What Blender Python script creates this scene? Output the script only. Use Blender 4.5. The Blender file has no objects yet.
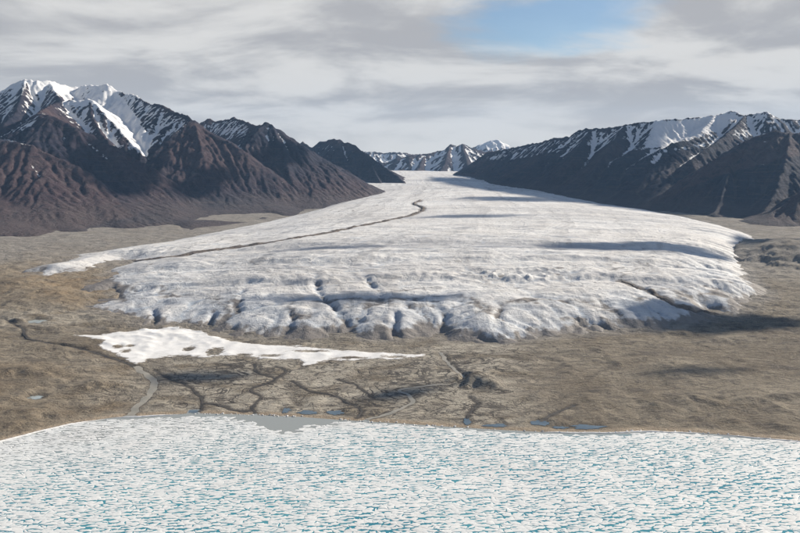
import bpy, math, random
import numpy as np

random.seed(7)
RNG = np.random.default_rng(11)
S = bpy.context.scene
COL = S.collection

# ------------------------------------------------------------------ camera, sky, sun, exposure
CAM_H = 600.0
PITCH = math.radians(8.5)
cam_data = bpy.data.cameras.new("camera")
cam_data.sensor_width = 36.0
cam_data.lens = 35.0
cam_data.clip_start = 1.0
cam_data.clip_end = 60000.0
cam = bpy.data.objects.new("camera", cam_data)
COL.objects.link(cam)
cam.location = (0, 0, CAM_H)
cam.rotation_euler = (math.radians(90) - PITCH, 0, 0)
S.camera = cam

SUN_AZ = math.radians(55)      # to the right of the viewing direction
SUN_EL = math.radians(27)
SUN_DIR = np.array([math.cos(SUN_EL) * math.sin(SUN_AZ), math.cos(SUN_EL) * math.cos(SUN_AZ), math.sin(SUN_EL)])
sun_data = bpy.data.lights.new("sun", 'SUN')
sun_data.energy = 5.0
sun_data.angle = math.radians(0.5)
sun_data.color = (1.0, 0.91, 0.78)
sun = bpy.data.objects.new("sun", sun_data)
COL.objects.link(sun)
sun.location = (3000, 2000, 3000)
sun.rotation_euler = (math.radians(90) - SUN_EL, 0, math.pi - SUN_AZ)

S.view_settings.view_transform = 'Standard'
S.view_settings.look = 'None'
S.view_settings.gamma = 1.0
S.view_settings.exposure = 0.62
S.view_settings.use_curve_mapping = False
S.render.engine = 'CYCLES'
S.cycles.use_denoising = True
S.cycles.max_bounces = 6
S.cycles.diffuse_bounces = 3
S.cycles.volume_bounces = 0


class NT:
    """tiny helper round a node tree"""
    def __init__(self, tree):
        self.t = tree
        tree.nodes.clear()

    def n(self, typ, props=None, **ins):
        nd = self.t.nodes.new(typ)
        for k, v in (props or {}).items():
            setattr(nd, k, v)
        for k, v in ins.items():
            key = int(k[1:]) if k[0] == 'i' and k[1:].isdigit() else k.replace('_', ' ')
            self.set(nd.inputs[key], v)
        return nd

    def set(self, sock, v):
        if isinstance(v, bpy.types.NodeSocket):
            self.t.links.new(v, sock)
        elif isinstance(v, bpy.types.Node):
            self.t.links.new(v.outputs[0], sock)
        elif isinstance(v, (tuple, list)) and len(v) == 3 and sock.type == 'RGBA':
            sock.default_value = (*v, 1)
        else:
            sock.default_value = v

    def math(self, op, a, b=0.0, c=0.0, clamp=False):
        return self.n('ShaderNodeMath', {'operation': op, 'use_clamp': clamp}, i0=a, i1=b, i2=c).outputs[0]

    def step(self, x, lo, hi, a=0.0, b=1.0):
        m = self.n('ShaderNodeMapRange', {'interpolation_type': 'SMOOTHSTEP'}, i0=x, i1=lo, i2=hi, i3=a, i4=b)
        return m.outputs[0]

    def mix(self, f, a, b, mode='MIX'):
        m = self.t.nodes.new('ShaderNodeMix')
        m.data_type = 'RGBA'
        m.blend_type = mode
        self.set(m.inputs[0], f)
        self.set(m.inputs[6], a)
        self.set(m.inputs[7], b)
        return m.outputs[2]

    def noise(self, vec, scale, detail=4.0, rough=0.55, dist=0.0):
        return self.n('ShaderNodeTexNoise', Vector=vec, Scale=scale, Detail=detail, Roughness=rough, Distortion=dist).outputs[0]

    def mapping(self, vec, scale=(1, 1, 1), loc=(0, 0, 0), rot=(0, 0, 0)):
        return self.n('ShaderNodeMapping', Vector=vec, Location=loc, Rotation=rot, Scale=scale).outputs[0]

    def attr(self, name):
        return self.n('ShaderNodeAttribute', {'attribute_name': name}).outputs['Fac']


world = bpy.data.worlds.new("World")
S.world = world
world.use_nodes = True
w = NT(world.node_tree)
sky = w.n('ShaderNodeTexSky', {'sky_type': 'NISHITA', 'sun_disc': False, 'sun_elevation': SUN_EL,
                               'sun_rotation': SUN_AZ, 'altitude': 600.0, 'air_density': 1.0,
                               'dust_density': 0.3, 'ozone_density': 3.0})
tc = w.n('ShaderNodeTexCoord').outputs['Generated']
sep = w.n('ShaderNodeSeparateXYZ', Vector=tc)
zz = w.math('ADD', w.math('MAXIMUM', sep.outputs[2], 0.0), 0.21)
cpx = w.math('DIVIDE', sep.outputs[0], zz)
cpy = w.math('DIVIDE', sep.outputs[1], zz)
cp = w.n('ShaderNodeCombineXYZ', X=cpx, Y=cpy, Z=0.0).outputs[0]


def billow(dx, dy):
    return w.noise(w.mapping(cp, (1.15, 1.35, 1), (3.1 + dx, 1.7 + dy, 0)), 1.0, 9.0, 0.56, 0.35)


big = billow(0.0, 0.0)
lit = w.math('SUBTRACT', big, billow(0.10, 0.22))          # sunlight painted on the billow sides that face the sun
cover = w.noise(w.mapping(cp, (1.0, 1.2, 1), (5.2, 4.4, 0)), 1.0, 9.0, 0.6, 0.5)
tone = w.math('ADD', w.step(big, 0.34, 0.66), w.math('MULTIPLY', lit, 1.1))
cl = w.mix(w.step(tone, 0.0, 1.0), (0.49, 0.49, 0.505), (0.80, 0.79, 0.77))
low = w.step(sep.outputs[2], -0.02, 0.085, 1.0, 0.0)
cl = w.mix(w.math('MULTIPLY', low, 0.7), cl, (0.84, 0.82, 0.775))
# the opening in the deck where the blue shows
gx = w.math('SUBTRACT', cpx, 0.47)
gy = w.math('SUBTRACT', cpy, 2.62)
gd = w.math('SQRT', w.math('ADD', w.math('POWER', w.math('MULTIPLY', gx, 2.7), 2.0), w.math('POWER', w.math('MULTIPLY', gy, 2.0), 2.0)))
gap = w.math('ADD', gd, w.math('MULTIPLY', w.math('SUBTRACT', cover, 0.5), 3.2))
gap = w.step(gap, 0.25, 1.1, 1.0, 0.0)
gap2 = w.step(cover, 0.22, 0.42)
overhead = w.step(sep.outputs[2], 0.17, 0.28)
gap = w.math('MAXIMUM', gap, w.math('MULTIPLY', gap2, overhead))
gap = w.math('MULTIPLY', gap, 0.92)
skybg = w.n('ShaderNodeBackground', Color=w.mix(1.0, sky.outputs[0], (1.0, 1.0, 1.0), 'MULTIPLY'), Strength=0.058)
clbg = w.n('ShaderNodeBackground', Color=cl, Strength=0.60)
mixbg = w.n('ShaderNodeMixShader', i0=gap, i1=clbg.outputs[0], i2=skybg.outputs[0])
w.n('ShaderNodeOutputWorld', Surface=mixbg.outputs[0])

# ------------------------------------------------------------------ helpers: pixels to directions, noise, meshes
FPX, CX, CY = 777.78, 400.0, 266.5
CP, SP = math.cos(PITCH), math.sin(PITCH)


def ray(px, py):
    a, b = (px - CX) / FPX, (CY - py) / FPX
    return np.array([a, CP + b * SP, -SP + b * CP])


def at_y(px, py, Y):
    d = ray(px, py)
    t = Y / d[1]
    return np.array([d[0] * t, Y, CAM_H + d[2] * t])


def project(x, y, z):
    dz = z - CAM_H
    f = y * CP - dz * SP
    u = y * SP + dz * CP
    return CX + FPX * x / f, CY - FPX * u / f


def sstep(lo, hi, v):
    t = np.clip((v - lo) / (hi - lo), 0, 1)
    return t * t * (3 - 2 * t)


_perm = np.random.default_rng(3).permutation(512)
_grad = np.stack([np.cos(np.arange(512) * 2.399963), np.sin(np.arange(512) * 2.399963)], -1)


def perlin(x, y):
    x = np.asarray(x, float); y = np.asarray(y, float)
    xi = np.floor(x).astype(np.int64); yi = np.floor(y).astype(np.int64)
    fx, fy = x - xi, y - yi
    u = fx * fx * fx * (fx * (fx * 6 - 15) + 10)
    v = fy * fy * fy * (fy * (fy * 6 - 15) + 10)

    def g(ix, iy, dx, dy):
        k = _perm[(ix + _perm[iy & 511]) & 511]
        gr = _grad[k]
        return gr[..., 0] * dx + gr[..., 1] * dy
    a = g(xi, yi, fx, fy); b = g(xi + 1, yi, fx - 1, fy)
    c = g(xi, yi + 1, fx, fy - 1); d = g(xi + 1, yi + 1, fx - 1, fy - 1)
    return (a + u * (b - a)) * (1 - v) + (c + u * (d - c)) * v * 1.0


def fbm(x, y, o=5, g=0.5, seed=0.0):
    s = 0; a = 1.0; f = 1.0; n = 0
    for i in range(o):
        s = s + a * perlin(x * f + 17.3 * i + seed, y * f - 9.1 * i + seed * 1.7)
        n += a; a *= g; f *= 2.03
    return s / n * 1.4


def ridged(x, y, o=5, g=0.5, seed=0.0):
    s = 0; a = 1.0; f = 1.0; n = 0
    for i in range(o):
        s = s + a * (1 - np.abs(perlin(x * f + 11.7 * i + seed, y * f + 5.3 * i - seed)) * 2)
        n += a; a *= g; f *= 2.07
    return s / n


def blur(h, r, it=2):
    for _ in range(it):
        for ax in (0, 1):
            p = np.pad(h, [(r + 1, r) if k == ax else (0, 0) for k in (0, 1)], mode='edge')
            c = np.cumsum(p, axis=ax)
            n = h.shape[ax]
            if ax == 0:
                h = (c[2 * r + 1:2 * r + 1 + n] - c[:n]) / (2 * r + 1)
            else:
                h = (c[:, 2 * r + 1:2 * r + 1 + n] - c[:, :n]) / (2 * r + 1)
    return h


def seg_dist(x, y, pts, closed=False):
    """distance to a polyline, with the parameter along it (index + fraction)"""
    pts = np.asarray(pts, float)
    n = len(pts)
    best = np.full(np.shape(x), 1e18); par = np.zeros(np.shape(x))
    for i in range(n if closed else n - 1):
        a, b = pts[i][:2], pts[(i + 1) % n][:2]
        d = b - a
        L = max(d @ d, 1e-9)
        t = np.clip(((x - a[0]) * d[0] + (y - a[1]) * d[1]) / L, 0, 1)
        q = (x - a[0] - t * d[0]) ** 2 + (y - a[1] - t * d[1]) ** 2
        m = q < best
        best = np.where(m, q, best); par = np.where(m, i + t, par)
    return np.sqrt(best), par


def inside(x, y, pts):
    pts = np.asarray(pts, float)
    r = np.zeros(np.shape(x), bool)
    n = len(pts)
    for i in range(n):
        x1, y1 = pts[i][:2]; x2, y2 = pts[(i + 1) % n][:2]
        if y1 == y2:
            continue
        c = ((y1 > y) != (y2 > y)) & (x < (x2 - x1) * (y - y1) / (y2 - y1) + x1)
        r ^= c
    return r


def sdist(x, y, pts):
    d, _ = seg_dist(x, y, pts, True)
    return np.where(inside(x, y, pts), d, -d)


def erode(h, cell, drops, batch=9000, steps=45, er=0.25, dep=0.25, cap=3.0, seed=1, start=None):
    rng = np.random.default_rng(seed)
    h = (h / cell).astype(float)
    ny, nx = h.shape
    flow = np.zeros(ny * nx)
    H = h.ravel()
    h0 = H.copy()
    for b in range(drops // batch):
        if start is None:
            px = rng.uniform(1, nx - 3, batch); py = rng.uniform(1, ny - 3, batch)
        else:
            k = rng.choice(start, batch)
            px = (k % nx) + rng.uniform(0, 1, batch); py = (k // nx) + rng.uniform(0, 1, batch)
            px = np.clip(px, 1, nx - 3); py = np.clip(py, 1, ny - 3)
        dx = np.zeros(batch); dy = np.zeros(batch); vel = np.ones(batch); wat = np.ones(batch); sed = np.zeros(batch)
        live = np.ones(batch, bool)
        for s in range(steps):
            xi = px.astype(np.int64); yi = py.astype(np.int64)
            fx, fy = px - xi, py - yi
            k = yi * nx + xi
            a, bb, c, d = H[k], H[k + 1], H[k + nx], H[k + nx + 1]
            gx = (bb - a) * (1 - fy) + (d - c) * fy
            gy = (c - a) * (1 - fx) + (d - bb) * fx
            z = a * (1 - fx) * (1 - fy) + bb * fx * (1 - fy) + c * (1 - fx) * fy + d * fx * fy
            dx = dx * 0.08 - gx * 0.92; dy = dy * 0.08 - gy * 0.92
            L = np.hypot(dx, dy) + 1e-9
            ndx, ndy = dx / L, dy / L
            qx, qy = px + ndx, py + ndy
            ok = live & (qx > 1) & (qy > 1) & (qx < nx - 3) & (qy < ny - 3)
            qx = np.where(ok, qx, px); qy = np.where(ok, qy, py)
            xj = qx.astype(np.int64); yj = qy.astype(np.int64)
            gx2, gy2 = qx - xj, qy - yj
            m = yj * nx + xj
            z2 = H[m] * (1 - gx2) * (1 - gy2) + H[m + 1] * gx2 * (1 - gy2) + H[m + nx] * (1 - gx2) * gy2 + H[m + nx + 1] * gx2 * gy2
            dh = z2 - z
            cp_ = np.maximum(-dh, 0.01) * vel * wat * cap
            up = dh > 0
            dm = np.where(up, np.minimum(dh, sed), np.where(sed > cp_, (sed - cp_) * dep, 0))
            em = np.where(~up & (sed <= cp_), np.minimum((cp_ - sed) * er, -dh), 0)
            ch = np.where(ok, dm * 0.6 - em, 0)
            cnt = np.bincount(k[ok], minlength=1)
            ch = ch / np.maximum(cnt[np.minimum(k, len(cnt) - 1)], 1)
            ch = np.clip(ch, -0.15, 0.08)
            sed = np.clip(sed - ch, 0, 8)
            for off, wt in ((0, (1 - fx) * (1 - fy)), (1, fx * (1 - fy)), (nx, (1 - fx) * fy), (nx + 1, fx * fy)):
                np.add.at(H, k + off, ch * wt)
            np.add.at(flow, k, np.where(ok, wat, 0))
            vel = np.sqrt(np.maximum(vel * vel - dh * 4.0, 0.0)); vel = np.minimum(vel, 6)
            wat = wat * 0.985
            px, py = qx, qy
            live = ok
    lim = 45.0 / cell
    H = h0 + lim * np.tanh((H - h0) / lim)
    return H.reshape(ny, nx) * cell, flow.reshape(ny, nx)


def tag(o, label, cat=None, group=None, kind=None):
    o['label'] = label
    if cat:
        o['category'] = cat
    if group:
        o['group'] = group
    if kind:
        o['kind'] = kind
    return o


def mesh_obj(name, verts, faces, mat, attrs=None, smooth=True, parent=None):
    """faces: (n,3) or (n,4) array"""
    verts = np.asarray(verts, np.float32); faces = np.asarray(faces, np.int32)
    me = bpy.data.meshes.new(name)
    k = faces.shape[1]
    me.vertices.add(len(verts)); me.vertices.foreach_set('co', verts.ravel())
    me.loops.add(faces.size); me.loops.foreach_set('vertex_index', faces.ravel())
    me.polygons.add(len(faces))
    me.polygons.foreach_set('loop_start', np.arange(0, faces.size, k, dtype=np.int32))
    me.polygons.foreach_set('loop_total', np.full(len(faces), k, np.int32))
    me.update(calc_edges=True)
    if smooth:
        me.polygons.foreach_set('use_smooth', np.ones(len(faces), bool))
    for an, av in (attrs or {}).items():
        at = me.attributes.new(an, 'FLOAT', 'POINT')
        at.data.foreach_set('value', np.asarray(av, np.float32))
    me.materials.append(mat)
    o = bpy.data.objects.new(name, me)
    COL.objects.link(o)
    if parent:
        o.parent = parent
    return o


def grid_mesh(name, X, Y, Z, keep, mat, attrs=None):
    """height field as quads; keep: bool per cell"""
    ny, nx = Z.shape
    idx = np.arange(ny * nx).reshape(ny, nx)
    f = np.stack([idx[:-1, :-1], idx[:-1, 1:], idx[1:, 1:], idx[1:, :-1]], -1)[keep]
    used = np.unique(f)
    remap = np.full(ny * nx, -1, np.int64); remap[used] = np.arange(len(used))
    v = np.stack([X.ravel()[used], Y.ravel()[used], Z.ravel()[used]], -1)
    at = {k: a.ravel()[used] for k, a in (attrs or {}).items()}
    return mesh_obj(name, v, remap[f], mat, at)


def material(name):
    m = bpy.data.materials.new(name)
    m.use_nodes = True
    return m, NT(m.node_tree)


def finish(t, color, rough=0.9, bump=None, spec=0.2, normal=None, bdist=1.0, bstr=1.0, **kw):
    p = t.n('ShaderNodeBsdfPrincipled', Roughness=rough)
    t.set(p.inputs['Base Color'], color)
    t.set(p.inputs['Specular IOR Level'], spec)
    for k, v in kw.items():
        t.set(p.inputs[k.replace('_', ' ')], v)
    if bump is not None:
        b = t.n('ShaderNodeBump', Strength=bstr, Distance=bdist, Height=bump)
        t.set(p.inputs['Normal'], b.outputs[0])
    t.n('ShaderNodeOutputMaterial', Surface=p.outputs[0])


# ------------------------------------------------------------------ materials
def mat_ground():
    m, t = material('till')
    pos = t.n('ShaderNodeNewGeometry').outputs['Position']
    n1 = t.noise(pos, 0.004, 6, 0.6, 0.6)
    n2 = t.noise(t.mapping(pos, (1, 1.6, 1)), 0.018, 9, 0.70, 0.5)
    n3 = t.noise(pos, 0.10, 6, 0.72)
    c = t.mix(t.step(n1, 0.38, 0.62), (0.175, 0.142, 0.100), (0.265, 0.226, 0.168))
    c = t.mix(t.math('MULTIPLY', t.step(n2, 0.51, 0.60), 0.7), c, (0.095, 0.080, 0.066))
    c = t.mix(t.math('MULTIPLY', t.step(n2, 0.46, 0.34), 0.50), c, (0.36, 0.315, 0.24))
    c = t.mix(t.math('MULTIPLY', t.step(n3, 0.53, 0.64), 0.45), c, (0.10, 0.086, 0.073))
    c = t.mix(t.math('MULTIPLY', t.step(n3, 0.45, 0.36), 0.35), c, (0.40, 0.35, 0.275))
    c = t.mix(t.math('MULTIPLY', t.attr('grey'), 0.8), c, t.mix(t.step(n2, 0.38, 0.62), (0.34, 0.315, 0.28), (0.205, 0.19, 0.172)))
    c = t.mix(t.math('MULTIPLY', t.attr('ochre'), 0.6), c, (0.31, 0.22, 0.125))
    c = t.mix(t.math('MULTIPLY', t.attr('silt'), 0.92), c, t.mix(t.step(n2, 0.35, 0.65), (0.50, 0.455, 0.375), (0.34, 0.305, 0.25)))
    c = t.mix(t.attr('beach'), c, t.mix(n3, (0.32, 0.25, 0.175), (0.42, 0.345, 0.26)))
    n4 = t.noise(pos, 0.33, 3, 0.6)
    c = t.mix(t.math('MULTIPLY', t.step(n4, 0.56, 0.66), 0.5), c, (0.075, 0.064, 0.055))
    c = t.mix(t.math('MULTIPLY', t.step(n4, 0.43, 0.34), 0.35), c, (0.44, 0.385, 0.30))
    # braided runnels: thin dark wandering lines, thickest on the outwash
    br = t.noise(t.mapping(pos, (1, 1.7, 1)), 0.0085, 5, 0.5, 1.4)
    br2 = t.noise(t.mapping(pos, (1.3, 1.5, 1), (300, 90, 0)), 0.013, 5, 0.55, 1.2)
    wid = t.math('ADD', 0.010, t.math('MULTIPLY', t.step(n1, 0.40, 0.65), 0.026))
    l1 = t.math('SUBTRACT', 1.0, t.step(t.math('DIVIDE', t.math('ABSOLUTE', t.math('SUBTRACT', br, 0.5)), wid), 0.5, 1.3))
    l2 = t.math('SUBTRACT', 1.0, t.step(t.math('DIVIDE', t.math('ABSOLUTE', t.math('SUBTRACT', br2, 0.5)), wid), 0.4, 1.1))
    ln = t.math('MULTIPLY', t.math('MAXIMUM', l1, t.math('MULTIPLY', l2, 0.8)), t.attr('braid'))
    c = t.mix(t.math('MULTIPLY', ln, 0.85), c, (0.055, 0.048, 0.044))
    c = t.mix(t.math('MULTIPLY', t.attr('wet'), 0.85), c, (0.058, 0.050, 0.045))
    h = t.math('ADD', t.math('MULTIPLY', n2, 13.0), t.math('MULTIPLY', n3, 4.0))
    h = t.math('SUBTRACT', h, t.math('MULTIPLY', ln, 1.5))
    finish(t, c, 0.95, h, 0.15, bstr=1.0)
    return m


def mat_rock():
    m, t = material('mountain_rock')
    geo = t.n('ShaderNodeNewGeometry')
    pos = geo.outputs['Position']
    n1 = t.noise(pos, 0.0016, 5, 0.6, 0.8)
    n2 = t.noise(t.mapping(pos, (1, 1, 0.35)), 0.016, 8, 0.7, 0.6)
    n3 = t.noise(pos, 0.05, 8, 0.75)
    strata = t.noise(t.mapping(pos, (0.05, 0.05, 1.0), rot=(0.12, 0.05, 0)), 0.055, 5, 0.7, 0.3)
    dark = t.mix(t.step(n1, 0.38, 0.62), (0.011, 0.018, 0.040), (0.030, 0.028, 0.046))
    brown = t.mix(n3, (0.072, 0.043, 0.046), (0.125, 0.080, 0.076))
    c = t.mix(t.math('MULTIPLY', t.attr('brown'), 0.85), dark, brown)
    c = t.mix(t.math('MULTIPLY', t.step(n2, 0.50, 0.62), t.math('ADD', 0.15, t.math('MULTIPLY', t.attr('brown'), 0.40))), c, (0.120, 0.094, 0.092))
    c = t.mix(t.math('MULTIPLY', t.step(n2, 0.47, 0.37), 0.7), c, (0.020, 0.022, 0.030))
    c = t.mix(t.math('MULTIPLY', t.step(strata, 0.54, 0.62), 0.35), c, (0.110, 0.085, 0.078))
    c = t.mix(t.math('MULTIPLY', t.step(n3, 0.54, 0.66), 0.35), c, (0.022, 0.022, 0.028))
    c = t.mix(t.math('MULTIPLY', t.attr('scree'), 0.5), c, (0.135, 0.115, 0.105))
    edge = t.math('ADD', t.attr('snow'), t.math('MULTIPLY', t.math('SUBTRACT', n3, 0.5), 1.5))
    edge = t.math('ADD', edge, t.math('MULTIPLY', t.math('SUBTRACT', n2, 0.5), 1.8))
    edge = t.math('ADD', edge, t.math('MULTIPLY', t.math('SUBTRACT', strata, 0.5), 0.6))
    s = t.step(edge, 0.44, 0.56)
    c = t.mix(s, c, t.mix(n2, (0.78, 0.77, 0.76), (0.88, 0.875, 0.865)))
    h = t.math('ADD', t.math('MULTIPLY', n2, 26.0), t.math('MULTIPLY', n3, 16.0))
    h = t.math('MULTIPLY', h, t.step(s, 0.0, 1.0, 1.0, 0.3))
    finish(t, c, 0.9, h, 0.15, bstr=1.0)
    return m


def mat_glacier():
    m, t = material('glacier_ice')
    pos = t.n('ShaderNodeNewGeometry').outputs['Position']
    n1 = t.noise(pos, 0.003, 6, 0.6, 0.5)
    n2 = t.noise(t.mapping(pos, (1, 1.3, 1)), 0.022, 8, 0.68, 0.6)
    n3 = t.noise(pos, 0.16, 5, 0.7)
    fv, fu = t.attr('flow_across'), t.attr('flow_along')
    wv = t.math('MULTIPLY', t.math('SUBTRACT', n1, 0.5), 6.0)
    st = t.noise(t.n('ShaderNodeCombineXYZ', X=t.math('ADD', fv, wv), Y=t.math('MULTIPLY', fu, 0.05), Z=0.0).outputs[0], 0.40, 8, 0.70, 0.2)
    ar = t.noise(t.n('ShaderNodeCombineXYZ', X=t.math('MULTIPLY', fv, 0.04), Y=t.math('ADD', fu, wv), Z=3.0).outputs[0], 0.14, 9, 0.68, 0.3)
    c = t.mix(t.step(n1, 0.35, 0.65), (0.66, 0.635, 0.60), (0.78, 0.765, 0.735))
    c = t.mix(t.math('MULTIPLY', t.step(st, 0.50, 0.64), 0.65), c, (0.42, 0.405, 0.39))
    c = t.mix(t.math('MULTIPLY', t.step(ar, 0.51, 0.63), 0.7), c, (0.43, 0.425, 0.43))
    c = t.mix(t.math('MULTIPLY', t.step(ar, 0.45, 0.36), 0.5), c, (0.78, 0.77, 0.75))
    c = t.mix(t.math('MULTIPLY', t.step(n2, 0.52, 0.64), 0.40), c, (0.42, 0.41, 0.405))
    ml = t.math('ABSOLUTE', t.math('SUBTRACT', t.noise(t.n('ShaderNodeCombineXYZ', X=t.math('MULTIPLY', fv, 0.10), Y=t.math('ADD', fu, wv), Z=7.0).outputs[0], 0.16, 4, 0.5, 0.6), 0.5))
    c = t.mix(t.math('MULTIPLY', t.step(ml, 0.016, 0.004), t.math('MULTIPLY', t.step(n1, 0.42, 0.56), 0.7)), c, (0.26, 0.27, 0.30))
    c = t.mix(t.math('MULTIPLY', t.step(n3, 0.54, 0.68), 0.25), c, (0.38, 0.37, 0.37))
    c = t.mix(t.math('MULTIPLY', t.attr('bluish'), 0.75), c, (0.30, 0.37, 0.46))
    d = t.math('ADD', t.attr('dirt'), t.math('MULTIPLY', t.math('SUBTRACT', n2, 0.5), 0.9))
    d = t.math('ADD', d, t.math('MULTIPLY', t.math('SUBTRACT', st, 0.5), 0.7))
    c = t.mix(t.math('MULTIPLY', t.step(d, 0.30, 0.75), 0.92), c, t.mix(n3, (0.13, 0.115, 0.105), (0.24, 0.21, 0.18)))
    h = t.math('ADD', t.math('MULTIPLY', n2, 7.0), t.math('ADD', t.math('MULTIPLY', st, 7.0), t.math('MULTIPLY', ar, 12.0)))
    h = t.math('ADD', h, t.math('MULTIPLY', n3, 0.8))
    finish(t, c, 0.75, h, 0.25, bstr=1.0)
    return m


def mat_simple(name, c1, c2, scale, rough=0.8, bump=0.3, spec=0.25, **kw):
    m, t = material(name)
    pos = t.n('ShaderNodeNewGeometry').outputs['Position']
    n = t.noise(pos, scale, 6, 0.6, 0.3)
    finish(t, t.mix(t.step(n, 0.35, 0.65), c1, c2), rough, t.math('MULTIPLY', n, bump), spec, **kw)
    return m


def mat_lake():
    m, t = material('lake_water')
    pos = t.n('ShaderNodeNewGeometry').outputs['Position']
    n = t.noise(t.mapping(pos, (1, 0.8, 1)), 0.006, 5, 0.6, 0.6)
    n2 = t.noise(pos, 0.05, 4, 0.6)
    c = t.mix(t.step(n, 0.35, 0.68), (0.03, 0.20, 0.265), (0.07, 0.29, 0.34))
    c = t.mix(t.math('MULTIPLY', t.step(n2, 0.45, 0.7), 0.5), c, (0.12, 0.30, 0.33))
    c = t.mix(t.attr('silt'), c, (0.30, 0.31, 0.285))
    rip = t.noise(pos, 0.6, 3, 0.6)
    finish(t, c, 0.25, rip, 0.5, bstr=0.15, bdist=0.3)
    return m


def mat_floe():
    m, t = material('lake_ice')
    pos = t.n('ShaderNodeNewGeometry').outputs['Position']
    n = t.noise(pos, 0.02, 6, 0.65, 0.4)
    n2 = t.noise(pos, 0.25, 6, 0.7)
    n0 = t.noise(pos, 0.004, 4, 0.6)
    c = t.mix(t.step(n, 0.35, 0.65), (0.62, 0.64, 0.635), (0.71, 0.715, 0.70))
    c = t.mix(t.math('MULTIPLY', t.step(n2, 0.50, 0.68), 0.35), c, (0.58, 0.63, 0.64))
    c = t.mix(t.math('MULTIPLY', t.step(n0, 0.50, 0.64), 0.30), c, (0.56, 0.54, 0.52))
    finish(t, c, 0.7, t.math('MULTIPLY', n2, 0.6), 0.3, bstr=0.7)
    return m


M_GROUND = mat_ground()
M_ROCK = mat_rock()
M_GLACIER = mat_glacier()
M_LAKE = mat_lake()
M_FLOE = mat_floe()
M_SNOW = mat_simple('old_snow', (0.72, 0.70, 0.67), (0.84, 0.83, 0.81), 0.05, 0.8, 2.0)
def mat_snowfield():
    m, t = material('melting_snow')
    pos = t.n('ShaderNodeNewGeometry').outputs['Position']
    n = t.noise(pos, 0.03, 7, 0.65, 0.4)
    n2 = t.noise(t.mapping(pos, (1, 1.8, 1)), 0.11, 6, 0.7, 0.6)
    c = t.mix(t.step(n, 0.35, 0.65), (0.70, 0.69, 0.67), (0.82, 0.81, 0.79))
    c = t.mix(t.math('MULTIPLY', t.step(n2, 0.52, 0.7), 0.35), c, (0.50, 0.47, 0.43))
    e = t.math('ADD', t.math('MULTIPLY', t.attr('thin'), 0.45), t.math('MULTIPLY', n2, 0.6))
    c = t.mix(t.math('MULTIPLY', t.step(e, 0.62, 0.74), 0.9), c, (0.22, 0.185, 0.145))
    finish(t, c, 0.8, t.math('MULTIPLY', n, 1.2), 0.2)
    return m


M_SNOWFIELD = mat_snowfield()
M_MORAINE = mat_simple('moraine_debris', (0.095, 0.080, 0.068), (0.20, 0.165, 0.135), 0.05, 0.95, 6.0, 0.1)
M_STREAM = mat_simple('silty_stream_water', (0.24, 0.225, 0.185), (0.33, 0.30, 0.245), 0.03, 0.5, 0.1, 0.5)
M_DARKSTREAM = mat_simple('shallow_dark_stream_water', (0.040, 0.036, 0.032), (0.085, 0.074, 0.062), 0.05, 0.7, 0.1, 0.2)
M_POND = mat_simple('pond_water', (0.085, 0.110, 0.125), (0.12, 0.15, 0.165), 0.02, 0.12, 0.05, 0.5)
M_PALEPOND = mat_simple('pale_pond_water', (0.30, 0.34, 0.33), (0.38, 0.42, 0.41), 0.03, 0.2, 0.05, 0.5)

# ------------------------------------------------------------------ valley floor
shore_px = [(0, 441), (40, 431), (70, 424), (110, 418), (160, 415), (200, 413.5), (240, 414.5), (300, 417), (340, 420),
            (400, 423.5), (450, 427), (500, 430), (540, 432), (600, 432.5), (650, 431), (700, 433), (740, 436), (800, 441)]


def at_z(px, py, z=0.0):
    d = ray(px, py)
    t = (z - CAM_H) / d[2]
    return np.array([d[0] * t, d[1] * t, z])


SHORE = [(-9000, -2500), (-2600, -400), (-1700, 700), (-1100, 1330)] + [tuple(at_z(*p)[:2]) for p in shore_px] + [(1000, 1540), (1500, 1440), (3500, 1250), (9000, 900)]
SHX = np.array([p[0] for p in SHORE]); SHY = np.array([p[1] for p in SHORE])


def shore_s(x, y):
    return y - np.interp(x, SHX, SHY) + 6 * fbm(x / 60, y / 400, 3, 0.5, 4.0)


PR_S = np.array([-4000, -150, 0, 12, 60, 200, 650, 1800, 4400, 7400, 10500, 20000.])
PR_Z = np.array([-12, -12, -0.2, 1.6, 3.0, 7, 25, 75, 165, 208, 222, 235.])


def zfloor(x, y):
    return np.interp(y - np.interp(x, SHX, SHY), PR_S, PR_Z)


def march(px, py, fn, y0=900.0, y1=16000.0):
    d = ray(px, py)
    Y = np.geomspace(y0, y1, 3000)
    t = Y / d[1]
    x, z = d[0] * t, CAM_H + d[2] * t
    below = z < fn(x, Y)
    i = int(np.argmax(below)) if below.any() else len(Y) - 1
    return np.array([x[i], Y[i], z[i]])


def floor_pt(px, py):
    return march(px, py, zfloor)


def floor_line(pts):
    return np.array([floor_pt(*p) for p in pts])


def densify(pts, step, wob=0.0, seed=0.0, freq=60.0):
    """Catmull-Rom resample of a polyline, with a meander"""
    P = np.asarray(pts, float)
    P = np.vstack([2 * P[0] - P[1], P, 2 * P[-1] - P[-2]])
    out = []
    for i in range(1, len(P) - 2):
        n = max(2, int(np.hypot(*(P[i + 1] - P[i])[:2]) / step))
        t = np.linspace(0, 1, n, endpoint=False)[:, None]
        out.append(0.5 * ((2 * P[i]) + (-P[i - 1] + P[i + 1]) * t + (2 * P[i - 1] - 5 * P[i] + 4 * P[i + 1] - P[i + 2]) * t * t
                          + (-P[i - 1] + 3 * P[i] - 3 * P[i + 1] + P[i + 2]) * t ** 3))
    out.append(P[-2][None])
    Q = np.vstack(out)
    if wob:
        Q[:, 0] += wob * fbm(Q[:, 1] / freq, Q[:, 0] / freq + seed, 3)
        Q[:, 1] += wob * fbm(Q[:, 0] / freq, Q[:, 1] / freq + seed + 9, 3)
    return Q


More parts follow.
